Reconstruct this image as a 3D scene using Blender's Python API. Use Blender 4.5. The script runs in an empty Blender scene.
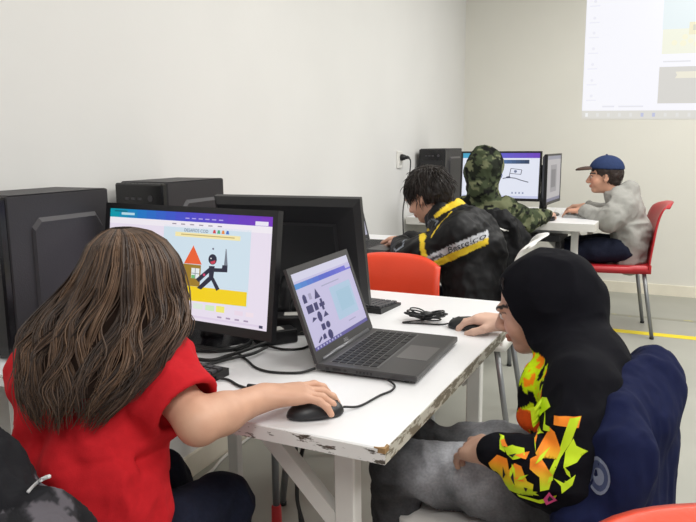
import bpy, bmesh, math, random
import numpy as np
from mathutils import Matrix, Vector
from mathutils.bvhtree import BVHTree

random.seed(7)
SC = bpy.context.scene
COL = SC.collection

# ------------------------------------------------------------------ camera, light, exposure
def make_camera():
    p, yw, r = math.radians(9.45), math.radians(25.97), math.radians(-0.51)
    F = Vector((-math.sin(yw)*math.cos(p), math.cos(yw)*math.cos(p), -math.sin(p)))
    R = Vector((math.cos(yw), math.sin(yw), 0)); U = R.cross(F)
    R2 = R*math.cos(r) + U*math.sin(r); U2 = -R*math.sin(r) + U*math.cos(r)
    cam = bpy.data.cameras.new('camera'); o = bpy.data.objects.new('camera', cam)
    M = Matrix((R2, U2, -F)).transposed().to_4x4(); M.translation = (0, 0, 1.2)
    o.matrix_world = M
    cam.sensor_width = 36; cam.lens = 700/696*36; cam.clip_start = 0.05
    COL.objects.link(o); SC.camera = o
make_camera()
SC.view_settings.view_transform = 'Standard'; SC.view_settings.look = 'None'
SC.view_settings.gamma = 1; SC.view_settings.use_curve_mapping = False
SC.view_settings.exposure = -0.07

world = bpy.data.worlds.new('world'); SC.world = world; world.use_nodes = True
world.node_tree.nodes['Background'].inputs[0].default_value = (0.975, 0.985, 1.0, 1)
world.node_tree.nodes['Background'].inputs[1].default_value = 0.72

def ceiling_and_fill_lamp(x, y, w, l, energy):
    L = bpy.data.lights.new('ceiling_and_fill_light', 'AREA'); L.shape = 'RECTANGLE'
    L.size = w; L.size_y = l; L.energy = energy; L.color = (1.0, 0.988, 0.962)
    o = bpy.data.objects.new('ceiling_and_fill_light', L); o.location = (x, y, 2.76); COL.objects.link(o)
for lx, ly, en in ((1.3, 0.9, 44), (1.4, 3.5, 50), (-0.3, 2.2, 17), (0.1, 4.3, 36), (0.4, -1.0, 34)):  # last one, behind the camera, is an added fill for surfaces facing it
    ceiling_and_fill_lamp(lx, ly, 0.5, 1.3, en)

# ------------------------------------------------------------------ helpers: materials
def lin(c):
    return tuple((x/255/12.92) if x/255 <= .04045 else ((x/255+.055)/1.055)**2.4 for x in c)
MATS = {}
def mat(name, rgb=(200,200,200), rough=.6, metal=0., var=0.06, vscale=8., bump=0., bscale=60., attr=False,
        emit=0., spec=.5, sheen=0., alpha=None):
    if name in MATS: return MATS[name]
    m = bpy.data.materials.new(name); m.use_nodes = True; nt = m.node_tree; N = nt.nodes; L = nt.links
    b = N['Principled BSDF']; b.inputs['Roughness'].default_value = rough; b.inputs['Metallic'].default_value = metal
    b.inputs['Specular IOR Level'].default_value = spec
    if sheen: b.inputs['Sheen Weight'].default_value = sheen; b.inputs['Sheen Roughness'].default_value = .5
    tc = N.new('ShaderNodeTexCoord')
    nz = N.new('ShaderNodeTexNoise'); nz.inputs['Scale'].default_value = vscale; nz.inputs['Detail'].default_value = 3
    L.new(tc.outputs['Object'], nz.inputs['Vector'])
    mr = N.new('ShaderNodeMapRange'); mr.inputs[1].default_value = .3; mr.inputs[2].default_value = .7
    mr.inputs[3].default_value = 1-var; mr.inputs[4].default_value = 1+var
    L.new(nz.outputs['Fac'], mr.inputs[0])
    mx = N.new('ShaderNodeMix'); mx.data_type = 'RGBA'; mx.blend_type = 'MULTIPLY'; mx.inputs[0].default_value = 1
    if attr:
        a = N.new('ShaderNodeAttribute'); a.attribute_name = 'Col'; L.new(a.outputs['Color'], mx.inputs[6])
    else:
        mx.inputs[6].default_value = (*lin(rgb), 1)
    L.new(mr.outputs[0], mx.inputs[7]); L.new(mx.outputs[2], b.inputs['Base Color'])
    if bump:
        n2 = N.new('ShaderNodeTexNoise'); n2.inputs['Scale'].default_value = bscale; n2.inputs['Detail'].default_value = 4
        L.new(tc.outputs['Object'], n2.inputs['Vector'])
        bp = N.new('ShaderNodeBump'); bp.inputs['Strength'].default_value = bump; bp.inputs['Distance'].default_value = .004
        L.new(n2.outputs['Fac'], bp.inputs['Height']); L.new(bp.outputs[0], b.inputs['Normal'])
    if emit:
        b.inputs['Emission Color'].default_value = (*lin(rgb), 1); b.inputs['Emission Strength'].default_value = emit
    MATS[name] = m
    return m
def emat(rgb, strength=1.0):
    k = 'glow_%d_%d_%d_%d' % (*rgb, int(strength*100))
    if k in MATS: return MATS[k]
    m = bpy.data.materials.new(k); m.use_nodes = True; b = m.node_tree.nodes['Principled BSDF']
    b.inputs['Base Color'].default_value = (.01,.01,.01,1); b.inputs['Roughness'].default_value = .35
    b.inputs['Emission Color'].default_value = (*lin(rgb),1); b.inputs['Emission Strength'].default_value = strength
    MATS[k] = m
    return m
def worn_paint(name, base, chip, amount, scale=30., stretch=(1,1,1)):
    """white paint with chips showing darker wood / dirt"""
    if name in MATS: return MATS[name]
    m = mat(name, base, .55, var=.04); nt = m.node_tree; N = nt.nodes; L = nt.links; b = N['Principled BSDF']
    src = b.inputs['Base Color'].links[0].from_socket
    tc = N.new('ShaderNodeTexCoord'); mp = N.new('ShaderNodeMapping'); mp.inputs['Scale'].default_value = stretch
    L.new(tc.outputs['Object'], mp.inputs['Vector'])
    nz = N.new('ShaderNodeTexNoise'); nz.inputs['Scale'].default_value = scale; nz.inputs['Detail'].default_value = 6
    nz.inputs['Roughness'].default_value = .65
    L.new(mp.outputs[0], nz.inputs['Vector'])
    cr = N.new('ShaderNodeMapRange'); cr.inputs[1].default_value = 1-amount; cr.inputs[2].default_value = 1-amount+.05
    L.new(nz.outputs['Fac'], cr.inputs[0])
    mx = N.new('ShaderNodeMix'); mx.data_type = 'RGBA'; L.new(cr.outputs[0], mx.inputs[0])
    L.new(src, mx.inputs[6]); mx.inputs[7].default_value = (*lin(chip),1)
    L.new(mx.outputs[2], b.inputs['Base Color'])
    return m

# ------------------------------------------------------------------ helpers: objects
def tag(o, label=None, cat=None, group=None, kind=None):
    if label: o['label'] = label
    if cat: o['category'] = cat
    if group: o['group'] = group
    if kind: o['kind'] = kind
    return o
def thing(name, loc, label, cat, rotz=0., group=None):
    o = bpy.data.objects.new(name, None); o.location = loc; o.rotation_euler = (0,0,rotz); o.empty_display_size = .05
    COL.objects.link(o); return tag(o, label, cat, group)
def mesh_obj(name, V, F, mats, parent=None, smooth=False, fm=None, cols=None, off=None, label=None):
    V = np.asarray(V, dtype=np.float64)
    if off is not None: V = V - np.asarray(off)
    me = bpy.data.meshes.new(name)
    me.from_pydata(V.tolist(), [], F.tolist() if isinstance(F, np.ndarray) else F)
    if not isinstance(mats, (list, tuple)): mats = [mats]
    for m in mats: me.materials.append(m)
    if fm is not None: me.polygons.foreach_set('material_index', np.asarray(fm, dtype=np.int32))
    if smooth: me.polygons.foreach_set('use_smooth', np.ones(len(me.polygons), dtype=bool))
    if cols is not None:
        a = me.color_attributes.new('Col', 'FLOAT_COLOR', 'POINT')
        c4 = np.ones((len(V),4), dtype=np.float32); c4[:,:3] = cols
        a.data.foreach_set('color', c4.ravel())
    me.update()
    o = bpy.data.objects.new(name, me); COL.objects.link(o)
    if parent is not None: o.parent = parent
    if label: o['label'] = label
    return o
def norm(a):
    a = np.asarray(a, float); return a/np.linalg.norm(a)
def rotz(a):
    c, s = math.cos(a), math.sin(a); return np.array(((c,-s,0),(s,c,0),(0,0,1)))
def crom(P, n=8):
    """Catmull-Rom through points"""
    P = np.asarray(P, float); Q = np.vstack((2*P[0]-P[1], P, 2*P[-1]-P[-2])); out = []
    for i in range(1, len(Q)-2):
        for t in np.linspace(0, 1, n, endpoint=False):
            a, b, c, d = Q[i-1], Q[i], Q[i+1], Q[i+2]
            out.append(.5*((2*b)+(-a+c)*t+(2*a-5*b+4*c-d)*t*t+(-a+3*b-3*c+d)*t**3))
    out.append(P[-1]); return np.array(out)
class MB:
    def __init__(s): s.v = []; s.f = []; s.m = []; s.n = 0
    def add(s, V, F, mi=0, M=None, T=None):
        V = np.asarray(V, float)
        if M is not None: V = V @ np.asarray(M).T
        if T is not None: V = V + np.asarray(T)
        s.v.append(V); s.f += [tuple(int(i)+s.n for i in f) for f in F]; s.m += [mi]*len(F); s.n += len(V); return s
    def box(s, lo, hi, bevel=0., mi=0, M=None, T=None, seg=1):
        lo = np.minimum(lo, hi).astype(float) if isinstance(lo, np.ndarray) else np.minimum(np.array(lo,float), np.array(hi,float)); hi = np.maximum(np.array(lo,float), np.array(hi,float))
        if bevel <= 0:
            V = np.array([(x,y,z) for x in (lo[0],hi[0]) for y in (lo[1],hi[1]) for z in (lo[2],hi[2])])
            F = [(0,1,3,2),(4,6,7,5),(0,4,5,1),(2,3,7,6),(0,2,6,4),(1,5,7,3)]
            return s.add(V, F, mi, M, T)
        bm = bmesh.new(); bmesh.ops.create_cube(bm, size=1)
        for v in bm.verts: v.co = Vector([(lo[i]+hi[i])/2+v.co[i]*(hi[i]-lo[i]) for i in range(3)])
        bmesh.ops.bevel(bm, geom=list(bm.edges), offset=bevel, segments=seg, profile=.5, affect='EDGES')
        bm.verts.index_update()
        V = [tuple(v.co) for v in bm.verts]; F = [[v.index for v in f.verts] for f in bm.faces]; bm.free()
        return s.add(V, F, mi, M, T)
    def tube(s, path, r, n=8, mi=0, cap=True, M=None, T=None):
        P = np.asarray(path, float); m = len(P); r = np.broadcast_to(np.asarray(r, float), (m,))
        tg = np.gradient(P, axis=0); tg /= np.linalg.norm(tg, axis=1)[:,None]+1e-12
        u = np.cross(tg[0], (0,0,1)); 
        if np.linalg.norm(u) < 1e-3: u = np.cross(tg[0], (0,1,0))
        u = norm(u); V = []
        for i in range(m):
            u = norm(u - tg[i]*(u@tg[i])); w = np.cross(tg[i], u)
            for k in range(n):
                a = 2*math.pi*k/n; V.append(P[i]+r[i]*(math.cos(a)*u+math.sin(a)*w))
        F = [(i*n+k, i*n+(k+1)%n, (i+1)*n+(k+1)%n, (i+1)*n+k) for i in range(m-1) for k in range(n)]
        if cap: F += [tuple(range(n-1,-1,-1)), tuple((m-1)*n+k for k in range(n))]
        return s.add(V, F, mi, M, T)
    def prism(s, poly, z0, z1, mi=0, M=None, T=None):
        """2-D polygon (x,y) counter-clockwise extruded in z"""
        n = len(poly); V = [(x,y,z0) for x,y in poly]+[(x,y,z1) for x,y in poly]
        F = [tuple(range(n-1,-1,-1)), tuple(range(n,2*n))]+[(i,(i+1)%n,n+(i+1)%n,n+i) for i in range(n)]
        return s.add(V, F, mi, M, T)
    def build(s, name, mats, parent=None, smooth=False, off=None, label=None):
        return mesh_obj(name, np.vstack(s.v), s.f, mats, parent, smooth, s.m, None, off, label)
TXT = {}
def text_mesh(s):
    """flat lettering: (V, F), height about 1 unit of cap height .7, starts at x=0"""
    if s in TXT: return TXT[s]
    cu = bpy.data.curves.new('t', 'FONT'); cu.body = s; cu.resolution_u = 2
    ob = bpy.data.objects.new('t', cu); COL.objects.link(ob)
    dg = bpy.context.evaluated_depsgraph_get(); me = bpy.data.meshes.new_from_object(ob.evaluated_get(dg))
    V = np.array([tuple(v.co) for v in me.vertices]); F = [tuple(p.vertices) for p in me.polygons]
    bpy.data.objects.remove(ob); bpy.data.curves.remove(cu); bpy.data.meshes.remove(me)
    TXT[s] = (V, F); return V, F

# ------------------------------------------------------------------ helpers: smooth blended solids
def vnoise(P, seed=0):
    P = np.asarray(P, np.float64)+seed*17.31; i = np.floor(P).astype(np.int64); f = P-i; f = f*f*(3-2*f); out = 0
    for dx in (0,1):
        for dy in (0,1):
            for dz in (0,1):
                h = ((i[:,0]+dx)*374761393+(i[:,1]+dy)*668265263+(i[:,2]+dz)*2147483647+seed*974711) & 0xffffffff
                h = ((h ^ (h >> 13))*1274126177) & 0xffffffff; h = (h ^ (h >> 16)) & 0xffff
                w = (f[:,0] if dx else 1-f[:,0])*(f[:,1] if dy else 1-f[:,1])*(f[:,2] if dz else 1-f[:,2])
                out = out+w*(h/65535.)
    return out
def fbm(P, seed=0, oct=3):
    a, s, t = 1., 0., 0.
    for k in range(oct): s = s+a*vnoise(P*2**k, seed+k); t += a; a *= .5
    return s/t
class SDF:
    def __init__(s): s.ops = []
    def _b(s, lo, hi, fn, k, sub): s.ops.append((np.array(lo,float), np.array(hi,float), fn, k, sub)); return s
    def ell(s, c, r, R=None, k=.015, sub=False):
        c = np.array(c,float); r = np.array(r,float); R = np.eye(3) if R is None else np.asarray(R); m = r.max()
        def fn(P):
            q = (P-c) @ R; k0 = np.sqrt(((q/r)**2).sum(-1))+1e-9; k1 = np.sqrt(((q/r**2)**2).sum(-1))+1e-9
            return k0*(k0-1)/k1
        return s._b(c-m, c+m, fn, k, sub)
    def cone(s, a, b, ra, rb, k=.015, sub=False, ax=None, sq=1.):
        a = np.array(a,float); b = np.array(b,float); ba = b-a; L2 = max(ba@ba, 1e-9); ax = None if ax is None else norm(ax)
        def fn(P):
            q = P-a; t = np.clip((q@ba)/L2, 0, 1); d = q-t[...,None]*ba
            if ax is not None: d = d+np.multiply.outer(d@ax*(1/sq-1), ax)
            l = np.sqrt((d*d).sum(-1))-(ra+(rb-ra)*t)
            return l*min(1, sq) if ax is not None else l
        m = max(ra, rb)
        return s._b(np.minimum(a,b)-m, np.maximum(a,b)+m, fn, k, sub)
    def chain(s, pts, rs, k=.015, ax=None, sq=1., sub=False):
        for i in range(len(pts)-1): s.cone(pts[i], pts[i+1], rs[i], rs[i+1], k, sub, ax, sq)
        return s
    def box(s, c, h, R=None, rd=.005, k=.01, sub=False):
        c = np.array(c,float); h = np.array(h,float)-rd; R = np.eye(3) if R is None else np.asarray(R); m = np.linalg.norm(h)+rd
        def fn(P):
            q = np.abs((P-c) @ R)-h
            return np.sqrt((np.maximum(q,0)**2).sum(-1))+np.minimum(q.max(-1),0)-rd
        return s._b(c-m, c+m, fn, k, sub)
    def half(s, p, n, k=.003):
        """cut away everything on the n side of the plane through p"""
        p = np.array(p,float); n = norm(n)
        return s._b((-9,)*3, (9,)*3, lambda P: -((P-p)@n), k, True)
    def mesh(s, h, clip=None):
        adds = [o for o in s.ops if not o[4]]
        lo = np.min([o[0] for o in adds], 0)-.02; hi = np.max([o[1] for o in adds], 0)+.02
        n = np.ceil((hi-lo)/h).astype(int)+1
        D = np.full(n, 1., np.float32); ax = [lo[i]+h*np.arange(n[i]) for i in range(3)]
        for a, b, fn, k, sub in s.ops:
            mg = k+3*h; i0 = np.clip(np.floor((a-mg-lo)/h).astype(int), 0, n); i1 = np.clip(np.ceil((b+mg-lo)/h).astype(int)+1, 0, n)
            if (i1 <= i0).any(): continue
            sl = tuple(slice(i0[i], i1[i]) for i in range(3))
            G = np.stack(np.meshgrid(*[ax[i][sl[i]] for i in range(3)], indexing='ij'), -1)
            d = fn(G); e = D[sl]
            if sub:
                d = -d; t = np.clip(.5-.5*(e-d)/k, 0, 1); D[sl] = e*(1-t)+d*t+k*t*(1-t)
            else:
                t = np.clip(.5+.5*(e-d)/k, 0, 1); D[sl] = e*(1-t)+d*t-k*t*(1-t)
        return surfnet(D, lo, h)
def surfnet(D, lo, h):
    I = D < 0; n = np.array(D.shape)-1; cnt = np.zeros(n, np.int8)
    sh = lambda A, o: A[o[0]:o[0]+n[0], o[1]:o[1]+n[1], o[2]:o[2]+n[2]]
    C8 = [(x,y,z) for x in (0,1) for y in (0,1) for z in (0,1)]
    for o in C8: cnt += sh(I, o)
    mix = (cnt > 0) & (cnt < 8); ci = np.argwhere(mix); vid = np.full(n, -1, np.int64); vid[mix] = np.arange(len(ci))
    d = {o: D[ci[:,0]+o[0], ci[:,1]+o[1], ci[:,2]+o[2]].astype(np.float64) for o in C8}
    S = np.zeros((len(ci),3)); W = np.zeros(len(ci))
    for a in C8:
        for k in range(3):
            if a[k]: continue
            b = list(a); b[k] = 1; b = tuple(b); da, db = d[a], d[b]; cr = (da < 0) != (db < 0)
            t = np.where(cr, da/np.where(cr, da-db, 1), 0)
            p = np.zeros((len(ci),3)); p[:] = a; p[:,k] += t; S += p*cr[:,None]; W += cr
    V = lo+h*(ci+S/W[:,None]); F = []
    for k in range(3):
        u, w = [(1,2),(2,0),(0,1)][k]
        sa = [slice(None)]*3; sb = [slice(None)]*3; sa[k] = slice(0,-1); sb[k] = slice(1,None)
        A, B = I[tuple(sa)], I[tuple(sb)]; e = np.argwhere(A != B)
        ok = (e[:,u] > 0) & (e[:,w] > 0) & (e[:,u] < n[u]) & (e[:,w] < n[w]); e = e[ok]
        if not len(e): continue
        flip = ~A[e[:,0], e[:,1], e[:,2]]; q = []
        for du, dw in ((-1,-1),(0,-1),(0,0),(-1,0)):
            c = e.copy(); c[:,u] += du; c[:,w] += dw; q.append(vid[c[:,0], c[:,1], c[:,2]])
        q = np.stack(q, 1); q[flip] = q[flip][:, ::-1]; F.append(q)
    F = np.vstack(F); return V, F[(F >= 0).all(1)]
def vnormals(V, F):
    a = np.cross(V[F[:,2]]-V[F[:,0]], V[F[:,3]]-V[F[:,1]]); N = np.zeros_like(V)
    for k in range(4): np.add.at(N, F[:,k], a)
    return N/(np.linalg.norm(N, axis=1)[:,None]+1e-12)
def smooth(V, F, it=2, w=.5):
    for _ in range(it):
        S = np.zeros_like(V); c = np.zeros(len(V))
        for k in range(4):
            np.add.at(S, F[:,k], V[F[:,(k+1)%4]]+V[F[:,(k-1)%4]]); np.add.at(c, F[:,k], 2)
        V = V*(1-w)+w*S/np.maximum(c,1)[:,None]
    return V
def folds(V, F, amp, scale, seed=0, stretch=(1,1,1), R=None, mask=None):
    """cloth creases: ridged noise pushed along the normals"""
    N = vnormals(V, F); Q = V if R is None else V @ np.asarray(R)
    Q = Q*np.array(stretch)*scale
    Q = Q+.7*np.stack([vnoise(Q*.6, seed+5), vnoise(Q*.6, seed+6), vnoise(Q*.6, seed+7)], 1)
    r = 1-np.abs(2*fbm(Q, seed, 2)-1)*2; r = np.clip(r, -.6, 1)
    a = amp if mask is None else amp*mask
    return V+N*((r-.4)*a)[:,None]
def inpoly(x, y, poly):
    poly = np.asarray(poly, float); c = np.zeros(len(x), bool); j = len(poly)-1
    for i in range(len(poly)):
        xi, yi = poly[i]; xj, yj = poly[j]
        if yi != yj: c ^= ((yi > y) != (yj > y)) & (x < (xj-xi)*(y-yi)/(yj-yi)+xi)
        j = i
    return c
def nearline(x, y, pts, w):
    d = np.full(len(x), 9.)
    for (ax, ay), (bx, by) in zip(pts[:-1], pts[1:]):
        bx, by = bx-ax, by-ay; t = np.clip(((x-ax)*bx+(y-ay)*by)/(bx*bx+by*by), 0, 1)
        d = np.minimum(d, np.hypot(x-ax-t*bx, y-ay-t*by))
    return d < w
def strands(paths, r0, taper=.25, n=3):
    """paths (s,m,3) -> thin hair locks as one mesh"""
    P = np.asarray(paths); s, m, _ = P.shape; tg = np.gradient(P, axis=1); tg /= np.linalg.norm(tg, axis=2)[...,None]+1e-12
    u = np.cross(tg, np.array((.31,.17,.93))); u /= np.linalg.norm(u, axis=2)[...,None]+1e-9; w = np.cross(tg, u)
    prof = np.interp(np.linspace(0,1,m), (0,.1,.7,1), (.5,1,.9,taper)); r = np.asarray(r0).reshape(-1,1)*prof[None]
    V = np.stack([P+r[...,None]*(math.cos(2*math.pi*k/n)*u+math.sin(2*math.pi*k/n)*w) for k in range(n)], 2).reshape(-1,3)
    base = (np.arange(s)*m*n)[:,None,None]+(np.arange(m-1)*n)[None,:,None]; k = np.arange(n)[None,None]; k2 = (k+1)%n
    F = np.stack([base+k, base+k2, base+n+k2, base+n+k], -1).reshape(-1,4)
    return V, F, np.repeat(np.arange(s), m*n)

# ------------------------------------------------------------------ the room
WALL = mat('wall_paint', (226,225,222), .75, var=.025, vscale=1.5, bump=.12, bscale=35)
CEIL = mat('ceiling_paint', (232,230,224), .8)
FLOOR = mat('floor_epoxy', (163,163,154), .42, var=.07, vscale=2.2, bump=.04, bscale=25)
BASEB = mat('baseboard_paint', (236,230,212), .6, var=.05)
def wall_x(y): return -1.5675-.0483*(y-1.5)          # face of the left wall, a little out of square
YB = 5.97
MB().add([(-2.2,-3,0),(5.2,-3,0),(5.2,YB+.1,0),(-2.2,YB+.1,0),(-2.2,-3,-.05),(5.2,-3,-.05),(5.2,YB+.1,-.05),(-2.2,YB+.1,-.05)],
         [(0,1,2,3),(7,6,5,4),(0,4,5,1),(1,5,6,2),(2,6,7,3),(3,7,4,0)]).build('floor', FLOOR)['kind'] = 'structure'
w0, w1 = wall_x(-3), wall_x(YB)
def hexa(q, z0, z1):
    return MB().add([(x,y,z0) for x,y in q]+[(x,y,z1) for x,y in q], [(3,2,1,0),(4,5,6,7),(0,1,5,4),(1,2,6,5),(2,3,7,6),(3,0,4,7)])
hexa([(w0-.1,-3),(w0,-3),(w1,YB),(w1-.1,YB)], 0, 2.8).build('wall_left', WALL)['kind'] = 'structure'
hexa([(w1-.1,YB),(5.2,YB),(5.2,YB+.1),(w1-.1,YB+.1)], 0, 2.8).build('wall_back', mat('wall_paint_cream', (227,225,216), .75, var=.025, vscale=1.5, bump=.12, bscale=35))['kind'] = 'structure'
hexa([(w0-.1,-3),(5.2,-3),(5.2,YB+.1),(w1-.1,YB+.1)], 2.8, 2.9).build('ceiling', CEIL)['kind'] = 'structure'
hexa([(w0,-3),(w0+.014,-3),(w1+.014,YB),(w1,YB)], 0, .085).build('baseboard_left', BASEB)['kind'] = 'structure'
hexa([(w1+.014,YB-.014),(5.2,YB-.014),(5.2,YB),(w1+.014,YB)], 0, .085).build('baseboard_back', BASEB)['kind'] = 'structure'

# floor markings
YEL = worn_paint('yellow_tape', (236,214,24), (150,145,90), .36, 18, (1,3,1))
YOLD = worn_paint('old_yellow_paint', (150,149,136), (196,190,100), .42, 9, (1,3,1))
tag(MB().box((-1.7,4.655,0),(3.2,4.735,.0015)).build('floor_tape', YEL), 'bright yellow tape line on the grey floor behind the red chair leg', 'floor tape')
tag(MB().box((-.9,5.12,0),(3.2,5.17,.0008)).build('floor_tape', YOLD), 'faint worn yellow line on the floor near the back wall', 'floor tape')

# projected picture on the back wall
def layered(items, mp, parent, name, dz=.0003, strength=1.0):
    """items: (polygon in u,v, rgb, layer) -> one flat mesh of coloured pieces"""
    mb = MB(); mats = []; idx = {}
    for poly, rgb, lay in items:
        if rgb not in idx: idx[rgb] = len(mats); mats.append(emat(rgb, strength))
        if isinstance(poly, tuple) and isinstance(poly[0], str):
            s, u, v, hgt, asp = poly; V, F = text_mesh(s)
            mb.add([mp(u+x*hgt*asp, v-y*hgt, lay*dz) for x, y, _ in V], F, idx[rgb])
        else:
            mb.add([mp(u, v, lay*dz) for u, v in poly], [tuple(range(len(poly)))], idx[rgb])
    return mb.build(name, mats, parent)
def R4(u0, v0, u1, v1): return [(u0,v1),(u1,v1),(u1,v0),(u0,v0)]
def disc(u, v, ru, rv, n=14): return [(u+ru*math.cos(2*math.pi*k/n), v-rv*math.sin(2*math.pi*k/n)) for k in range(n)]
def projection():
    root = thing('projected_image', (-.3,YB-.002,1.4), 'pale projected computer desktop shining on the back wall', 'projection')
    P = lambda x, z: (x, -z)                      # u = x, v = -z in world metres
    it = [(R4(-.812,-2.6,.62,-1.45), (246,246,252), 0), (R4(-.812,-1.45,.62,-1.385), (220,218,212), 0)]
    it += [(R4(-.257,-2.6,.62,-2.045), (230,240,242), 1), (R4(-.253,-2.045,.62,-1.866), (240,241,224), 1)]
    it += [(R4(-.262,-1.772,.62,-1.502), (214,212,207), 1), ([(-.15,-1.687),(.4,-1.687),(.4,-1.735),(-.15,-1.735),(-.137,-1.711)], (236,232,215), 2)]
    for z in (2.4, 2.28, 2.156, 2.044, 1.925, 1.806, 1.684, 1.564):
        it += [(disc(-.747,-z,.012,.012,8), (236,236,241), 1), (R4(-.785,-z+.03,-.71,-z+.038), (236,236,241), 1)]
    for x, z, r in ((-.17,1.945,.02),(-.11,1.94,.022),(-.06,1.955,.018),(-.1,1.985,.02),(-.02,1.93,.02),(.05,1.95,.025)):
        it.append((disc(x,-z,r,r,12), (244,241,214), 2))
    it += [(R4(-.075,-2.09,.2,-2.0), (238,232,200), 2), (R4(-.05,-2.07,.02,-2.03), (214,214,196), 3)]
    it += [(R4(-.66,-1.487,-.57,-1.475), (230,230,236), 1), (R4(-.54,-1.487,-.36,-1.475), (230,230,236), 1), (R4(-.24,-1.815,-.05,-1.805), (226,226,230), 1)]
    for k in range(14):
        c = (240,240,240) if k == 0 else ((190,194,222) if k in (5,6) else (226,225,222))
        it.append((R4(-.785+k*.082,-1.432,-.765+k*.082,-1.403), c, 1))
    def mp(u, v, l): return (u+.3, -.0015-l, -v-1.4-.024*(u+.8))
    layered(it, mp, root, 'picture', strength=1.03)
projection()

# wall socket with a plug and its cable
def socket():
    y = 4.25; x = wall_x(y)
    r = thing('wall_socket', (x,y,1.10), 'white wall socket on the left wall above the far desk', 'socket')
    PL = mat('white_plastic', (232,230,224), .4)
    MB().box((0,-.042,-.055),(.012,.042,.055), .004).build('cover_plate', PL, r)
    MB().box((.012,-.024,-.03),(.016,.024,.03), .002).build('socket_insert', PL, r)
    BLK = mat('black_rubber', (22,22,24), .5)
    p = thing('power_plug', (x+.016,y,1.115), 'black angled power plug pushed into the wall socket', 'plug')
    mb = MB(); mb.tube([(0,0,0),(.012,0,0),(.03,0,.0)], (.02,.021,.016), 12); mb.tube([(.02,0,0),(.034,.03,0),(.036,.05,-.004)], (.014,.011,.008), 10)
    mb.build('plug_body', BLK, p, True)
    pts = crom([(.036,.05,-.004),(.04,.07,-.03),(.036,.06,-.12),(.03,.02,-.22),(.026,-.02,-.32),(.024,-.02,-.42),(.03,-.01,-.62)], 8)
    MB().tube(pts, .0045, 6).build('cord', BLK, p, True)
socket()

# ------------------------------------------------------------------ tables
TOPW = mat('table_laminate', (236,236,238), .33, var=.02, vscale=3)
EDGE_L = worn_paint('worn_edge_long', (226,226,224), (82,74,66), .43, 26, (1.0,1,3.2))
EDGE_S = worn_paint('worn_edge_short', (196,194,182), (122,114,98), .53, 40, (1,.55,2.2))
FRAMEW = mat('table_frame_paint', (214,213,208), .5, var=.05)
CHIPW = mat('bare_wood', (158,126,84), .7, var=.15, vscale=80)
def table(name, x0, x1, y0, y1, zt, label, tray=False, th=.027, inset=.13, chip=False, el=None, es=None):
    el = el or EDGE_L; es = es or EDGE_S
    cx, cy = (x0+x1)/2, (y0+y1)/2
    r = thing(name, (cx,cy,0), label, 'table'); hx, hy = (x1-x0)/2, (y1-y0)/2
    MB().box((-hx+.002,-hy+.002,zt-th+.001),(hx-.002,hy-.002,zt), .0015).build('tabletop', TOPW, r)
    MB().box((-hx,-hy,zt-th),(hx,-hy+.002,zt-.002), 0).build('edge_band', el, r, label='front edge with chipped paint')
    MB().box((-hx,hy-.002,zt-th),(hx,hy,zt-.002), 0).build('edge_band', el, r)
    MB().box((hx-.002,-hy+.002,zt-th),(hx,hy-.002,zt-.002), 0).build('edge_band', es, r, label='worn side edge with grey paint and bare wood')
    MB().box((-hx,-hy+.002,zt-th),(-hx+.002,hy-.002,zt-.002), 0).build('edge_band', es, r)
    if chip:
        mb = MB(); mb.prism([(hx-.020,-hy+.0015),(hx-.010,-hy-.0006),(hx+.0006,-hy-.0006),(hx+.0006,-hy+.016),(hx-.005,-hy+.02),(hx-.004,-hy+.007),(hx-.012,-hy+.003)], zt-.008, zt+.0006)
        mb.build('corner_chip', CHIPW, r, label='bare wood showing at the chipped corner')
    lx, ly = hx-inset, hy-inset
    for sx in (-1,1):
        for sy in (-1,1):
            MB().box((sx*lx-.021,sy*ly-.017,.0),(sx*lx+.021,sy*ly+.017,zt-th-.001), .003).build('leg', FRAMEW, r)
    zb = zt-th-.001
    for sy in (-1,1):
        MB().box((-lx+.02,sy*ly-.015,zb-.03),(lx-.02,sy*ly+.015,zb)).build('rail', FRAMEW, r)
        for sx in (-1,1):
            a = np.array((sx*(lx-.02),sy*ly,zb-.20)); b = np.array((sx*(lx-.20),sy*ly,zb-.02)); u = norm(b-a); w = np.array((-u[2],0,u[0]))*.016
            V = [p+o+np.array((0,t,0)) for t in (-.013,.013) for p in (a,b) for o in (-w,w)]
            MB().add(V, [(0,2,3,1),(4,5,7,6),(0,1,5,4),(2,6,7,3),(0,4,6,2),(1,3,7,5)]).build('brace', FRAMEW, r)
    for sx in (-1,1): MB().box((sx*lx-.015,-ly+.017,zb-.03),(sx*lx+.015,ly-.017,zb)).build('rail', FRAMEW, r)
    if tray:
        DK = mat('black_metal', (24,24,26), .5)
        MB().box((-.1,-hy+.03,zb-.075),(hx-.2,-hy+.33,zb-.032), .004).build('under_tray', DK, r, label='black tray under the tabletop')
        MB().box((hx-.235,-hy+.06,zb-.19),(hx-.2,-hy+.2,zb-.075), .006).build('cable_box', DK, r)
    return r
table('classroom_table', -1.55, -.41, .97, 2.097, .72, 'large white table with worn chipped edges under the laptop and monitors', chip=True)
table('classroom_table', -1.69, -.49, 4.36, 5.40, .72, 'white table near the back wall between the camouflage hoodie and the blue cap', tray=True, th=.048, el=worn_paint('far_edge', (228,226,220), (120,112,100), .36, 22, (1,1,3)), es=mat('far_edge_plain', (222,220,212), .55))
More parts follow.
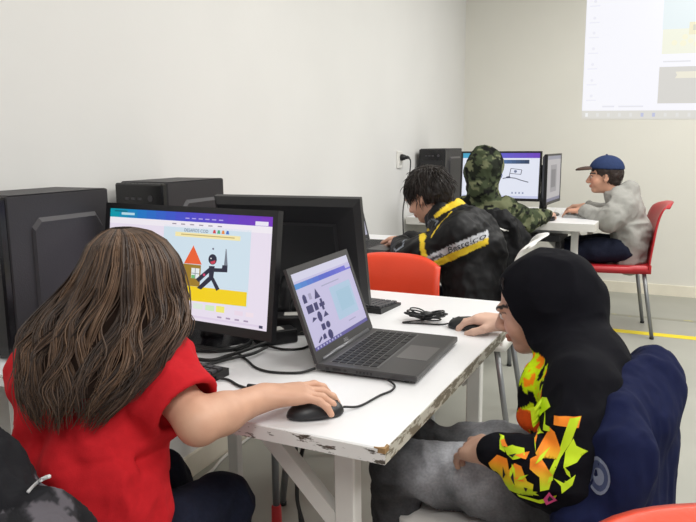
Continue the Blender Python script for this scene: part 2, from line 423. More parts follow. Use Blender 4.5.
# grey support pole with a red foot under the near table
def pole():
    r = thing('support_pole', (-1.03,1.62,0), 'thin grey metal pole with a red foot under the near table', 'pole')
    MB().tube([(0,0,.10),(0,0,.69)], .0105, 12).build('tube', mat('grey_metal', (132,134,138), .38, .6), r, True)
    MB().tube([(0,0,0),(0,0,.004),(0,0,.155),(0,0,.16)], (.016,.017,.0145,.012), 12).build('foot_cap', mat('red_plastic', (190,30,34), .4), r, True)
pole()
def wall_desk():
    y0, y1 = 2.42, 3.42; x0 = wall_x(3.42)+.03; x1 = -1.08
    r = thing('side_desk', ((x0+x1)/2,(y0+y1)/2,0), 'narrow white desk against the left wall beside the red-orange chair', 'desk')
    hx, hy = (x1-x0)/2-.01, (y1-y0)/2
    MB().box((-hx,-hy,.70),(hx,hy,.722), .003).build('tabletop', TOPW, r)
    for sx in (-1,1):
        for sy in (-1,1): MB().box((sx*(hx-.04)-.018,sy*(hy-.04)-.018,0),(sx*(hx-.04)+.018,sy*(hy-.04)+.018,.699), .003).build('leg', FRAMEW, r)
    for sx in (-1,1): MB().box((sx*(hx-.04)-.012,-hy+.06,.66),(sx*(hx-.04)+.012,hy-.06,.70)).build('rail', FRAMEW, r)
wall_desk()

# ------------------------------------------------------------------ chairs
STEEL = mat('chair_leg_metal', (138,140,142), .35, .55)
def chair(loc, rz, shell, label, seat_z=.44, top=.81, leg=STEEL, group=None):
    """front faces local +y"""
    r = thing('plastic_chair', (*loc,0), label, 'chair', rz, group)
    # seat: a shallow dished slab with a deep rim
    n = 13; V = []; F = []
    def edge(u, v):   # rounded square
        return u*.215*(1-.06*v*v), v*.205*(1-.05*u*u)
    g = np.linspace(-1,1,n)
    for layer in (0,1):
        for i in g:
            for j in g:
                x, y = edge(i, j); rim = max(abs(i),abs(j))**6
                z = seat_z-.018*(1-i*i)*(1-.5*(j-.2)**2)-.012*rim*(1 if j > -.5 else 0) if layer == 0 else seat_z-.034-.016*rim*(1 if layer else 0)
                V.append((x, y-.0, z))
    q = lambda l,i,j: l*n*n+i*n+j
    for i in range(n-1):
        for j in range(n-1):
            F.append((q(0,i,j),q(0,i+1,j),q(0,i+1,j+1),q(0,i,j+1))); F.append((q(1,i,j),q(1,i,j+1),q(1,i+1,j+1),q(1,i+1,j)))
    for i in range(n-1):
        F += [(q(0,i,0),q(1,i,0),q(1,i+1,0),q(0,i+1,0)), (q(0,i+1,n-1),q(1,i+1,n-1),q(1,i,n-1),q(0,i,n-1)),
              (q(0,0,i+1),q(1,0,i+1),q(1,0,i),q(0,0,i)), (q(0,n-1,i),q(1,n-1,i),q(1,n-1,i+1),q(0,n-1,i+1))]
    mesh_obj('seat', V, F, shell, r, True)
    # backrest: curved sheet flaring backwards at the top
    hb = (top-seat_z)/.36; prof = crom([(-.185,seat_z-.045),(-.195,seat_z+.03),(-.212,seat_z+.12*hb),(-.228,seat_z+.21*hb),(-.25,seat_z+.29*hb),(-.282,seat_z+.345*hb),(-.315,top)], 4)
    m = len(prof); n = 15; V = []; F = []
    for layer in (0,1):
        for k, (py, pz) in enumerate(prof):
            t = k/(m-1); w = np.interp(t, (0,.12,.6,.9,1), (.2,.212,.2,.19,.178))
            for u in np.linspace(-1,1,n):
                dz = -.035*abs(u)**4*t**3; cy = .045*u*u*(.25+.75*t)
                V.append((u*w, py+cy-(0 if layer == 0 else .011), pz+dz))
    q = lambda l,i,j: l*m*n+i*n+j
    for i in range(m-1):
        for j in range(n-1):
            F.append((q(0,i,j+1),q(0,i,j),q(0,i+1,j),q(0,i+1,j+1))); F.append((q(1,i,j),q(1,i,j+1),q(1,i+1,j+1),q(1,i+1,j)))
        F += [(q(0,i,0),q(1,i,0),q(1,i+1,0),q(0,i+1,0)), (q(0,i,n-1),q(0,i+1,n-1),q(1,i+1,n-1),q(1,i,n-1))]
    for j in range(n-1): F += [(q(0,m-1,j),q(1,m-1,j),q(1,m-1,j+1),q(0,m-1,j+1)), (q(0,0,j),q(0,0,j+1),q(1,0,j+1),q(1,0,j))]
    mesh_obj('backrest', V, F, shell, r, True)
    for sx in (-1,1):
        for sy in (-1,1):
            a = (sx*.175, sy*.155, seat_z-.03); b = (sx*.205, sy*.2-(.02 if sy < 0 else 0), .012)
            lg = MB().tube([a, b], (.0125,.0115), 10).build('leg', leg, r, True)
            MB().tube([b, (b[0],b[1],0.)], .0135, 10).build('foot_cap', mat('black_rubber'), lg, True)
    return r
RED = mat('red_chair_plastic', (178,30,38), .38, var=.03); ORG = mat('orange_chair_plastic', (226,66,32), .42, var=.04, bump=.1, bscale=120)
WHT = mat('white_chair_plastic', (232,230,226), .4, var=.03)
H90 = math.pi/2
chair((-.405,4.73), H90+.19, RED, 'red plastic chair with grey metal legs under the person in the blue cap', .455, .835)
chair((-.965,2.08), math.pi, ORG, 'empty red-orange plastic chair pushed in behind the near table', .44, .80)
chair((-.82,2.84), H90+.08, WHT, 'white plastic chair under the person in the black and yellow jacket', .44, .835)
chair((-1.00,3.93), -.12, WHT, 'white plastic chair with a black jacket over its back by the far table', .43, .78)
chair((-.31,1.475), H90, WHT, 'white plastic chair under the person in the black hood', .437, .70)
chair((-.95,.80), 0., WHT, 'white plastic chair under the person in the red shirt', .44, .79)
chair((.185,.556), math.pi+.50, ORG, 'red-orange plastic chair near the navy jacket', .44, .792)

# ------------------------------------------------------------------ computers
CASE = mat('case_black', (41,39,43), .5, var=.05, bump=.15, bscale=300)
CASED = mat('case_gloss_black', (20,19,22), .22)
CASEL = mat('case_edge_grey', (66,64,68), .35)
DKP = mat('dark_plastic', (26,26,29), .42)
def tower(x0, x1, y0, y1, z0, h, label):
    r = thing('computer_tower', ((x0+x1)/2,(y0+y1)/2,z0), label, 'computer'); hx, hy = (x1-x0)/2, (y1-y0)/2
    body = MB().box((-hx,-hy+.012,.008),(hx,hy,h), .003).build('case_body', CASE, r)
    fp = MB().box((-hx-.001,-hy-.012,.006),(hx+.001,-hy+.012,h-.002), .005).build('front_panel', CASED, r)
    for k in range(3): MB().box((-.05+k*.024,-hy-.0125,h-.05),(-.035+k*.024,-hy-.0115,h-.043)).build('usb_port', CASEL, fp)
    MB().tube([(.045,-hy-.0135,h-.045),(.045,-hy-.011,h-.045)], .009, 14).build('power_button', CASEL, fp)
    MB().box((-hx+.02,-hy-.0126,h-.12),(hx-.02,-hy-.0115,h-.078), .0005).build('drive_bay', DKP, fp)
    # raised side panel with chamfered top corners
    for sx in (-1,1):
        a = [(-hy+.075,.03),(hy-.03,.03),(hy-.03,h-.085),(hy-.05,h-.055),(-hy+.095,h-.055),(-hy+.075,h-.075)]; b = [(y*.965+.0,h/2+(z-h/2)*.955-.004) for y,z in a]
        V = [(sx*hx,y,z) for y,z in a]+[(sx*(hx+.008),y,z) for y,z in b]; n = len(a)
        F = [tuple(range(n,2*n))]+[(i,(i+1)%n,n+(i+1)%n,n+i) for i in range(n)]
        if sx < 0: F = [f[::-1] for f in F]
        mesh_obj('side_panel', V, F, [CASE, CASEL], r, fm=[0]+[1]*n)
    MB().box((-hx,-hy+.02,h),(hx,hy-.01,h+.0015), .0005).build('top_cover', CASE, r)
    for sx in (-1,1):
        for sy in (-1,1): MB().tube([(sx*(hx-.025),sy*(hy-.04),0),(sx*(hx-.025),sy*(hy-.04),.009)], .011, 10).build('foot', mat('black_rubber'), r)
    return r
tower(-1.535,-1.36,1.052,1.37,.72,.373,'black computer tower with raised side panel beside the red shirt')
tower(-1.53,-1.352,1.58,1.865,.72,.376,'black computer tower behind the monitor showing the drawn house')
tower(-1.685,-1.497,4.60,4.97,.72,.445,'black computer tower on the far table against the left wall')

def monitor(C, U, V, W, H, base, label, items=None, bez=.014, backbright=False, strength=.95):
    """C screen centre, U right as seen by its user, V up, base = foot of stand on the table"""
    C = np.array(C,float); U = norm(U); V = np.array(V,float); V = norm(V-U*(V@U)); N = np.cross(U,V); base = np.array(base,float)
    r = thing('computer_monitor', base, label, 'monitor'); M = np.stack((U,V,N),1); T = C-base
    fr = MB()
    hw, hh = W/2, H/2
    for lo, hi in (((-hw,hh-bez,-.014),(hw,hh,.004)),((-hw,-hh,-.014),(hw,-hh+bez*1.5,.004)),((-hw,-hh+bez*1.5,-.014),(-hw+bez,hh-bez,.004)),((hw-bez,-hh+bez*1.5,-.014),(hw,hh-bez,.004))):
        fr.box(lo, hi, 0, M=M, T=T)
    f = fr.build('bezel', DKP, r)
    # back shell: chamfered step towards a raised centre box
    a = [(-hw,-hh),(hw,-hh),(hw,hh),(-hw,hh)]; b = [(x*.93,y*.88) for x,y in a]; c = [(x*.70,y*.66-.012) for x,y in a]
    Vs = [(x,y,-.014) for x,y in a]+[(x,y,-.030) for x,y in b]+[(x,y,-.034) for x,y in c]+[(x*.97,y*.97,-.048) for x,y in c]
    Fs = []
    for l in range(3):
        for i in range(4): Fs.append((l*4+i, l*4+4+i, l*4+4+(i+1)%4, l*4+(i+1)%4))
    Fs.append((15,14,13,12))
    MB().add(Vs, Fs, 0, M, T).build('back_shell', mat('monitor_back', (30,30,33), .38, bump=.1, bscale=250), r)
    iw, ih0, ih1 = hw-bez, -hh+bez*1.5, hh-bez
    if items is not None:
        def mp(u, v, l): return tuple(M @ np.array((-iw+2*iw*u, ih1-(ih1-ih0)*v, .001+l))+T)
        layered(items, mp, r, 'display', strength=strength)
    else:
        MB().box((-iw,ih0,-.002),(iw,ih1,.001), 0, M=M, T=T).build('display', mat('dark_screen', (12,12,14), .15), r)
    # stand
    nk = C-V*(hh*.45)-N*.045; mb = MB(); ft = base-N*np.array((1,1,0))*0
    mb.tube([nk-base, nk-base-np.array(N)*.012+np.array((0,0,-.03)), np.array((0,0,.03))-N*np.array((1,1,0))*.02, np.array((0,0,.012))-N*np.array((1,1,0))*.02], (.022,.026,.026,.03), 12)
    mb.build('stand_neck', DKP, r, True)
    mb = MB(); Uh = norm((U[0],U[1],0)); Nh = norm((N[0],N[1],0))
    el = [(.125*math.cos(t), .09*math.sin(t)) for t in np.linspace(0, 2*math.pi, 28, endpoint=False)]
    Vs = [Uh*x*s+Nh*y*s+np.array((0,0,z)) for z,s in ((0,1),(.006,1),(.012,.93)) for x,y in el]; n = 28
    Fs = [tuple(range(n-1,-1,-1)), tuple(range(2*n,3*n))]+[(l*n+i,l*n+(i+1)%n,l*n+n+(i+1)%n,l*n+n+i) for l in (0,1) for i in range(n)]
    mb.add(Vs, Fs).build('stand_base', CASED, r)
    return r
def grad(u0, v0, u1, v1, stops, n, lay):
    out = []
    for k in range(n):
        t = (k+.5)/n; c = tuple(int(round(np.interp(t, [s[0] for s in stops], [s[1][i] for s in stops]))) for i in range(3))
        out.append((R4(u0+(u1-u0)*k/n, v0, u0+(u1-u0)*(k+1)/n, v1), c, lay))
    return out
def hdr(v1): return grad(0,0,1,v1,[(0,(0,160,170)),(.22,(30,120,200)),(.5,(70,70,205)),(1,(120,40,190))],16,1)
def screen_house():
    """drawing program: a house, a little figure and a sword on a pale blue sheet"""
    W_, H_ = .54-.028, .285-.035
    def q(u, v):       # from outer-frame fractions to display fractions
        return ((u*.54-.014)/W_, (v*.285-.014)/H_)
    pq = lambda pts: [q(u,v) for u,v in pts]
    it = [(R4(0,0,1,1), (238,228,244), 0)]+hdr(.085)
    it += [(R4(.08,.035,.17,.058), (190,225,235), 2), (R4(.03,.015,.12,.03), (0,110,130), 2), (R4(.905,.045,.975,.082), (240,236,250), 2)]
    it += [(R4(.50+.04*k,.05,.525+.04*k,.06), (185,175,235), 2) for k in range(6)]
    it += [(R4(0,.085,1,.145), (246,240,248), 1)]+[(R4(.42+.055*k,.108,.445+.055*k,.118), (150,140,160), 2) for k in range(6)]
    it += [(pq(R4(.375,.16,.865,.765)), (212,230,242), 1)]
    it += [(pq(R4(.445,.214,.81,.25)), (250,236,176), 2), (pq(R4(.48,.227,.78,.235)), (196,170,110), 3)]
    it += [(('DESAFIOS COD', q(.497,.207)[0], q(.497,.207)[1], .042, .50), (44,62,104), 3)]
    for k, c in enumerate(((214,60,72),(70,176,120),(238,140,60),(62,110,200))): it.append((pq([(.66+.024*k,.206),(.678+.024*k,.206),(.674+.024*k,.178),(.664+.024*k,.178)]), c, 3))
    it += [(pq([(.505,.651),(.86,.645),(.86,.757),(.501,.772)]), (250,214,0), 2)]
    it += [(pq([(.503,.472),(.604,.472),(.602,.648),(.504,.65)]), (160,124,30), 3), (pq([(.506,.469),(.608,.466),(.556,.316)]), (240,96,44), 4)]
    it += [(pq(R4(.551,.50,.597,.585)), (236,240,240), 4), (pq(R4(.572,.50,.576,.585)), (140,150,160), 5), (pq(R4(.551,.54,.597,.546)), (140,150,160), 5), (pq(R4(.553,.557,.572,.585)), (110,190,120), 5)]
    NV = (30,30,56)
    it += [(pq(disc(.668,.415,.0235,.043)), NV, 5), (pq([(.655,.436),(.684,.420),(.684,.444),(.664,.455)]), (206,60,84), 6), (pq(disc(.66,.408,.004,.006,6)), (236,236,236), 7)]
    it += [(pq([(.650,.47),(.682,.468),(.676,.585),(.653,.578)]), NV, 5)]
    it += [(pq([(.653,.482),(.664,.508),(.597,.612),(.580,.588)]), NV, 6), (pq([(.670,.484),(.722,.479),(.724,.452),(.752,.453),(.752,.506),(.676,.514)]), NV, 6)]
    it += [(pq([(.650,.558),(.670,.58),(.613,.668),(.588,.66)]), NV, 6), (pq([(.660,.562),(.680,.56),(.715,.645),(.698,.664)]), NV, 6)]
    it += [(pq([(.620,.536),(.632,.536),(.632,.556),(.620,.556)]), (216,64,110), 7), (pq([(.737,.322),(.741,.322),(.752,.455),(.732,.457)]), (120,126,140), 5), (pq(disc(.668,.33,.006,.009,6)), (110,110,130), 5)]
    it += [(pq(R4(.57,.785,.625,.83)), (226,238,226), 2), (pq(R4(.64,.787,.69,.83)), (214,240,196), 2), (pq(R4(.70,.782,.745,.832)), (246,240,120), 2)]
    it += [(pq(R4(.80,.80,.845,.835)), (240,222,238), 2), (pq(R4(.86,.80,.90,.835)), (246,230,240), 2), (R4(.03,.955,.97,.975), (228,214,236), 2)]
    it += [(R4(.72+.05*k,.93,.745+.05*k,.945), (170,150,180), 3) for k in range(4)]
    it += [(R4(.955,.957,.975,.982), (60,60,90), 3)]
    return it
monitor((-1.0616,1.2928,.9189), (.54,-.045,0), (0,.04,.285), .54,.285, (-1.055,1.36,.72), 'black monitor showing a drawn house and stick figure with a sword', screen_house())
monitor((-1.01,1.715,.908), (-1,-.09,0), (0,-.075,.30), .445,.315, (-1.012,1.69,.72), 'black monitor turned away, its blank back behind the laptop')
def screen_flag():
    it = [(R4(0,0,1,1), (232,236,250), 0)]+grad(0,0,1,.11,[(0,(60,170,200)),(.4,(90,100,210)),(1,(110,60,190))],12,1)
    it += [(R4(.1,.15,.87,.235), (70,110,160), 1)]+grad(.42,.15,.87,.235,[(0,(90,130,190)),(1,(40,60,90))],8,2)
    it += [(disc(.47,.50,.065,.085), (40,70,170), 2), (R4(.41,.49,.53,.52), (230,236,250), 3)]
    K = (40,44,70)
    def ln(a, b, w=.006):
        d = norm((b[0]-a[0], b[1]-a[1])); n = (-d[1]*w, d[0]*w*1.4); return [(a[0]-n[0],a[1]-n[1]),(b[0]-n[0],b[1]-n[1]),(b[0]+n[0],b[1]+n[1]),(a[0]+n[0],a[1]+n[1])][::-1]
    pts = [(.54,.565),(.61,.54),(.70,.555),(.78,.60),(.87,.64)]
    it += [(ln(a,b), K, 2) for a,b in zip(pts[:-1], pts[1:])]
    fl = [(.62,.54),(.64,.34),(.78,.37),(.77,.47),(.63,.45)]
    it += [(ln(a,b,.004), K, 2) for a,b in zip(fl[:-1], fl[1:])]+[(disc(.70,.405,.02,.03,8), (110,120,150), 2), ([(.57,.56),(.64,.55),(.63,.51),(.59,.52)], K, 2)]
    it += [(R4(.66+.045*k,.86,.68+.045*k,.90), (150,160,190), 2) for k in range(4)]+[(R4(0,.945,1,1), (200,205,235), 1)]
    return it
monitor((-1.135,4.64,.985), (1,0,0), (0,.03,.34), .535,.325, (-1.135,4.72,.72), 'black monitor showing a line drawing in front of the camouflage hoodie', screen_flag(), .012)
def screen_grey():
    return [(R4(0,0,1,1), (196,192,196), 0), (R4(0,0,1,.08), (150,150,170), 1), (R4(.25,.2,.7,.8), (160,156,164), 1), (R4(.3,.3,.62,.7), (120,118,126), 2), (R4(0,.93,1,1), (120,120,150), 1)]
monitor((-.816,4.81,.965), (.018,.5,0), (0,0,1), .44,.325, (-.86,4.81,.72), 'black monitor seen edge on in front of the person in the blue cap', screen_grey(), .012, strength=.7)

# ------------------------------------------------------------------ laptops
LAPD = mat('laptop_dark_grey', (66,65,66), .42, .2, bump=.05, bscale=400); LAPK = mat('laptop_keys', (22,22,25), .5)
def laptop(hn, hf, front_dir, lid_up, depth, lidh, label, items, strength=.85, logo=None):
    """hn,hf: hinge ends (left,right as the user sees it); front_dir towards the user"""
    hn = np.array(hn,float); hf = np.array(hf,float); U = norm(hf-hn); W = np.linalg.norm(hf-hn); D = norm(front_dir); Z = np.array((0,0,1.))
    o = (hn+hf)/2; o = np.array((o[0],o[1],hn[2]-.018)); r = thing('laptop', o, label, 'laptop'); h = W/2; M = np.stack((U,D,Z),1)
    MB().box((-h,-.004,.006),(h,depth,.019), .002, M=M).build('base', LAPD, r)
    for fx in (-h+.03, h-.03):
        for fy in (.02, depth-.025): MB().box((fx-.02,fy-.005,.0003),(fx+.02,fy+.005,.0065), .001, M=M).build('rubber_foot', LAPK, r)
    kb = MB(); rows = 6; x0, x1 = -h+.022, h-.022; ky0, ky1 = .022, .128
    for j in range(rows):
        n = 15 if j < 5 else 10; ph = (ky1-ky0)/rows
        for i in range(n):
            a = x0+(x1-x0)*i/n; b = x0+(x1-x0)*(i+1)/n
            if j == 5 and i in (3,4,5,6):
                if i != 3: continue
                b = x0+(x1-x0)*7/n
            kb.box((a+.0019,ky0+j*ph+.0019,.019),(b-.0019,ky0+(j+1)*ph-.0019,.0208), 0, M=M)
    MB().box((x0-.003,ky0-.003,.0188),(x1+.003,ky1+.003,.0195), 0, M=M).build('keyboard_well', mat('laptop_well', (88,87,88), .4), r)
    kb.build('keys', LAPK, r)['kind'] = 'stuff'
    MB().box((-.055,ky1+.012,.0188),(.05,depth-.012,.0194), 0, M=M).build('touchpad', mat('laptop_touchpad', (84,82,82), .3), r)
    pt = MB()
    for k, (a, b) in enumerate(((.02,.028),(.036,.055),(.062,.068),(.09,.094),(.098,.102),(.106,.110),(.114,.118),(.122,.126))): pt.box((-h-.0006,a,.009),(-h+.001,b,.015), 0, M=M)
    pt.build('port_row', LAPK, r)['kind'] = 'stuff'
    # lid
    V = norm(np.array(lid_up,float)-U*np.dot(lid_up,U)); N = np.cross(U,V); ML = np.stack((U,V,N),1); T = np.array((0,0,.019))+D*.0
    if N@D < 0: N = -N; ML = np.stack((U,V,N),1)
    lid = MB().box((-h,.0,-.0075),(h,lidh,-.0012), .0015, M=ML, T=T).build('lid', LAPD, r)
    fr = MB(); b = .011
    for lo, hi in (((-h,0,-.0012),(h,.024,.001)),((-h,lidh-b*1.3,-.0012),(h,lidh,.001)),((-h,.024,-.0012),(-h+b,lidh-b*1.3,.001)),((h-b,.024,-.0012),(h,lidh-b*1.3,.001))): fr.box(lo, hi, 0, M=ML, T=T)
    fr.build('bezel', mat('laptop_bezel', (58,57,59), .45), lid)
    MB().tube([(-h+.03,-.002,.02),(h-.03,-.002,.02)], .0065, 10, M=M).build('hinge', mat('laptop_hinge', (104,104,108), .3, .5), r, True)
    def mp(u, v, l): return tuple(ML @ np.array((-h+b+(2*h-2*b)*u, .024+(lidh-b*1.3-.024)*(1-v), -.0008+l))+T)
    layered(items, mp, lid, 'display', strength=strength)
    if logo:
        Vt, Ft = text_mesh(logo); MB().add([tuple(ML @ np.array((-.012+x*.011, .009+y*.011, .0014))+T) for x,y,_ in Vt], Ft).build('lettering', mat('silver_print', (170,170,174), .4), lid)
    return r
def screen_shapes():
    it = [(R4(0,0,1,1), (206,200,236), 0), (R4(0,0,1,.10), (222,220,244), 1)]+grad(0,.13,1,.20,[(0,(70,150,220)),(.5,(70,90,210)),(1,(120,110,225))],10,1)
    it += [(R4(.90,.12,1,.175), (200,196,238), 2), (R4(.40,.27,.72,.285), (170,170,205), 1)]
    it += [(R4(.51,.34,.90,.80), (180,208,234), 1), (R4(.60,.42,.86,.70), (168,204,228), 2), (R4(.66,.86,.80,.875), (170,165,205), 1)]
    B = (38,34,104)
    it += [([(.06,.40),(.115,.40),(.115,.32),(.10,.29),(.075,.29),(.06,.32)],B,2), (R4(.155,.30,.20,.38),(170,165,200),2), ([(.235,.40),(.33,.40),(.285,.27)],B,2)]
    it += [(R4(.07,.44,.17,.54),B,2), (R4(.19,.44,.25,.54),B,2), (R4(.275,.47,.36,.52),B,2), (R4(.30,.42,.335,.57),B,3)]
    it += [([(.09,.66),(.18,.63),(.12,.60)],B,2), (disc(.225,.63,.035,.07,12),B,2), ([(.28,.66),(.37,.66),(.33,.59)],B,2)]
    it += [(R4(.20,.73,.26,.81),B,2), (disc(.31,.77,.035,.045,12),B,2), ([(.08,.92),(.15,.86),(.16,.89),(.10,.93)],B,2), ([(.17,.92),(.23,.92),(.22,.85),(.18,.86)],B,2), (disc(.30,.90,.04,.065,12),B,2)]
    it += [(R4(0,.955,1,1), (92,84,160), 1)]+[(R4(.04+.05*k,.965,.06+.05*k,.99), (190,190,225), 2) for k in range(9)]
    return it
laptop((-.690,1.262,.738), (-.703,1.582,.738), (1,.0406,0), (-.335,0,.942), .222, .212, 'dark grey laptop open on the near table facing the person in the black hood', screen_shapes(), .85, 'DELL')
laptop((-1.40,2.80,.740), (-1.40,3.12,.740), (1,0,0), (-.25,0,.97), .225, .21, 'dark laptop on the wall desk used by the person in the black and yellow jacket', [(R4(0,0,1,1),(205,205,225),0),(R4(0,0,1,.12),(90,80,190),1)], .7)

# ------------------------------------------------------------------ keyboards, mice, cables
KEYM = mat('keycaps_black', (72,72,76), .5); KBM = mat('keyboard_black', (16,16,18), .45); KEYG = mat('keycaps_grey', (172,172,170), .5); KBG = mat('keyboard_grey', (150,150,150), .5)
def keyboard(c, rz, w, d, label, km=KEYM, bm_=KBM):
    r = thing('keyboard', c, label, 'keyboard', rz)
    V = [(x,y,z) for x in (-w/2,w/2) for y,z in ((-d/2,0),(-d/2,.008),(d/2,.016),(d/2,0))]
    MB().add(V, [(0,1,2,3),(7,6,5,4),(0,4,5,1),(1,5,6,2),(2,6,7,3),(3,7,4,0)]).build('body', bm_, r)
    kb = MB(); n = int(w/.0195); rows = 6
    for j in range(rows):
        for i in range(n):
            if i in (n-5,) : continue
            if j == 0 and 3 <= i <= 8:
                continue
            y0 = -d/2+.008+j*(d-.016)/rows; x0 = -w/2+.007+i*(w-.014)/n; z = .0082+(y0+d/2)/d*.008
            x1 = x0+(w-.014)/n
            kb.box((x0+.0022,y0+.0022,z),(x1-.0022,y0+(d-.016)/rows-.0022,z+.006))
    x0 = -w/2+.007+3*(w-.014)/n; x1 = -w/2+.007+9*(w-.014)/n; kb.box((x0,-d/2+.010,.0082),(x1,-d/2+.009+(d-.016)/rows-.004,.0148))
    kb.build('keys', km, r)['kind'] = 'stuff'; return r
keyboard((-.985,1.872,.72), math.pi-.06, .44,.135, 'black keyboard standing behind the monitor that is turned away')
keyboard((-1.07,1.115,.72), -.05, .43,.13, 'black keyboard under the monitor showing the drawn house')
keyboard((-.665,4.86,.72), H90+.05, .40,.13, 'grey keyboard under the hands of the person in the blue cap', KEYG, KBG)
keyboard((-1.07,4.50,.72), 0, .40,.12, 'black keyboard in front of the camouflage hoodie')
def mouse(c, rz, label, L=.105):
    r = thing('computer_mouse', c, label, 'mouse', rz); s = L/.105
    S = SDF().ell((0,-.004,.004), (.030*s,.053*s,.029*s), k=.006); S.ell((0,.03*s,.004),(.026*s,.026*s,.022*s), k=.01); S.half((0,0,.0015),(0,0,-1))
    V, F = S.mesh(.003); mesh_obj('shell', V, F, mat('mouse_black', (30,30,33), .38), r, True)
    MB().tube([(-.004,.028*s,.0215*s),(.004,.028*s,.0215*s)], .0085, 14).build('scroll_wheel', mat('black_rubber'), r, True)
    MB().box((-.0006,.012*s,.018),(.0006,.045*s,.0255*s)).build('button_gap', mat('black_rubber'), r)
    return r
mouse((-.497,1.742,.72), H90, 'black computer mouse under the hand of the person in the black hood')
mouse((-.578,1.048,.72), -.80, 'black computer mouse under the bare arm of the person in red', .098)
mouse((-.77,4.48,.72), .1, 'black computer mouse under the camouflage sleeve hand')
CAB = mat('cable_black', (18,18,20), .5); CABW = mat('cable_white', (222,220,214), .5)
def cable(pts, r, label, m=CAB, n=8, extra=None):
    P = crom(pts, n); o = P[0].copy(); root = thing('cable', o, label, 'cable')
    MB().tube(P-o, r, 6).build('cord', m, root, True)
    if extra is not None:
        a, b, rad = extra; MB().tube([np.array(a)-o, np.array(b)-o], rad, 10).build('ferrite_bead', m, root, True)
zt = .7235
cable([(-.855,1.125,zt+.004),(-.83,1.135,zt),(-.79,1.115,zt),(-.755,1.11,zt),(-.72,1.125,zt),(-.68,1.14,zt),(-.64,1.15,zt)], .0028, 'thin black cable with a ferrite bead lying beside the bare arm', extra=((-.765,1.11,zt+.002),(-.737,1.115,zt+.002), .007))
cable([(-.955,1.34,zt),(-.93,1.31,zt),(-.90,1.285,zt),(-.86,1.255,zt),(-.82,1.225,zt),(-.775,1.215,zt),(-.72,1.235,zt),(-.695,1.262,zt+.005)], .0028, 'thin black cable running from the lit monitor to the laptop')
cable([(-.540,1.085,zt+.006),(-.522,1.115,zt),(-.51,1.18,zt),(-.50,1.215,zt),(-.505,1.245,zt),(-.525,1.26,zt+.004)], .0022, 'thin black mouse cord looping to the laptop edge')
cable([(-1.12,1.16+.1,zt+.002),(-1.05,1.235,zt+.006),(-.99,1.215,zt+.004),(-.94,1.225,zt+.002),(-.92,1.265,zt+.004),(-.90,1.32,zt+.008),(-.88,1.40,zt+.012)], .0042, 'thick black monitor cable bunched under the lit monitor')
cable([(-1.16,1.30,zt+.016),(-1.08,1.275,zt+.016),(-1.0,1.262,zt+.016),(-.945,1.29,zt+.008),(-.93,1.36,zt+.006),(-.97,1.44,zt+.004),(-1.0,1.55,zt+.004)], .0045, 'thick black power cable curling behind the lit monitor')
cable([(-1.05,1.20,zt+.002),(-.985,1.175,zt+.002),(-.93,1.195,zt+.002),(-.905,1.245,zt+.004),(-.875,1.29,zt+.006),(-.87,1.345,zt+.008)], .0035, 'black cable arching over the table below the lit screen')
cable([(-.86,1.47,zt+.008),(-.83,1.50,zt+.02),(-.80,1.46,zt+.006),(-.80,1.40,zt),(-.84,1.37,zt),(-.89,1.375,zt+.004),(-.92,1.41,zt+.006)], .003, 'black adapter lead curled beside the laptop lid')
cable([(-.92,1.56,zt+.002),(-.90,1.62,zt+.03),(-.88,1.60,zt+.085),(-.89,1.55,zt+.12),(-.93,1.56,zt+.06),(-.95,1.60,zt+.004)], .0035, 'black cable standing in a loop between the two monitors')
# bundled mouse cord, tied in the middle
def bundle():
    c = np.array((-.625,1.765,zt)); root = thing('mouse_cord', c, 'tied bundle of black mouse cord on the white table', 'cable'); mb = MB()
    for k in range(7):
        a = k*.5-1.2; ca, sa = math.cos(a*.35), math.sin(a*.35); L1 = .052+.008*math.sin(k*2.1); h = .006+.0035*(k%4)
        for sg in (-1,1):
            t = np.linspace(0, 2*math.pi, 18); x = sg*L1*.5*(1-np.cos(t)); y = .016*np.sin(t)*(1+.3*math.sin(k))
            z = h+.02*np.abs(np.sin(t/2))*(.4+.6*((k*7)%5)/4)
            mb.tube(np.stack((x*ca-y*sa, x*sa+y*ca, z-.003), 1), .0021, 5)
    mb.build('coils', CAB, root, True)
    MB().tube([(-.012,-.01,.012),(.0,.0,.014),(.012,.01,.012)], (.011,.013,.011), 8).build('tie', CAB, root, True)
    P = crom([c+np.array((.0,-.01,.004)),c+np.array((-.05,-.045,0)),c+np.array((.0,-.035,0)),c+np.array((.05,-.025,0)),(-.548,1.742,zt+.006)], 8)
    MB().tube(P-c, .0021, 6).build('cord', CAB, root, True)
bundle()
# power bricks with pale labels
def brick(c, rz, sz, label):
    r = thing('power_adapter', c, label, 'power adapter', rz)
    MB().box((-sz[0]/2,-sz[1]/2,0),(sz[0]/2,sz[1]/2,sz[2]), .005, seg=2).build('housing', DKP, r)
    MB().box((-sz[0]*.22,-sz[1]*.3,sz[2]),(sz[0]*.18,sz[1]*.28,sz[2]+.0006)).build('sticker', mat('sticker', (206,204,200), .6), r, label='pale sticker')
    MB().box((sz[0]*.5,-sz[1]*.36,sz[2]*.3),(sz[0]*.5+.0006,sz[1]*.3,sz[2]*.75)).build('sticker', mat('sticker'), r)
brick((-.895,1.425,.72), .9, (.10,.055,.034), 'black power adapter with a pale sticker behind the laptop')
brick((-.90,1.52,.72), .5, (.10,.06,.05), 'black power adapter in the shade between the two monitors')
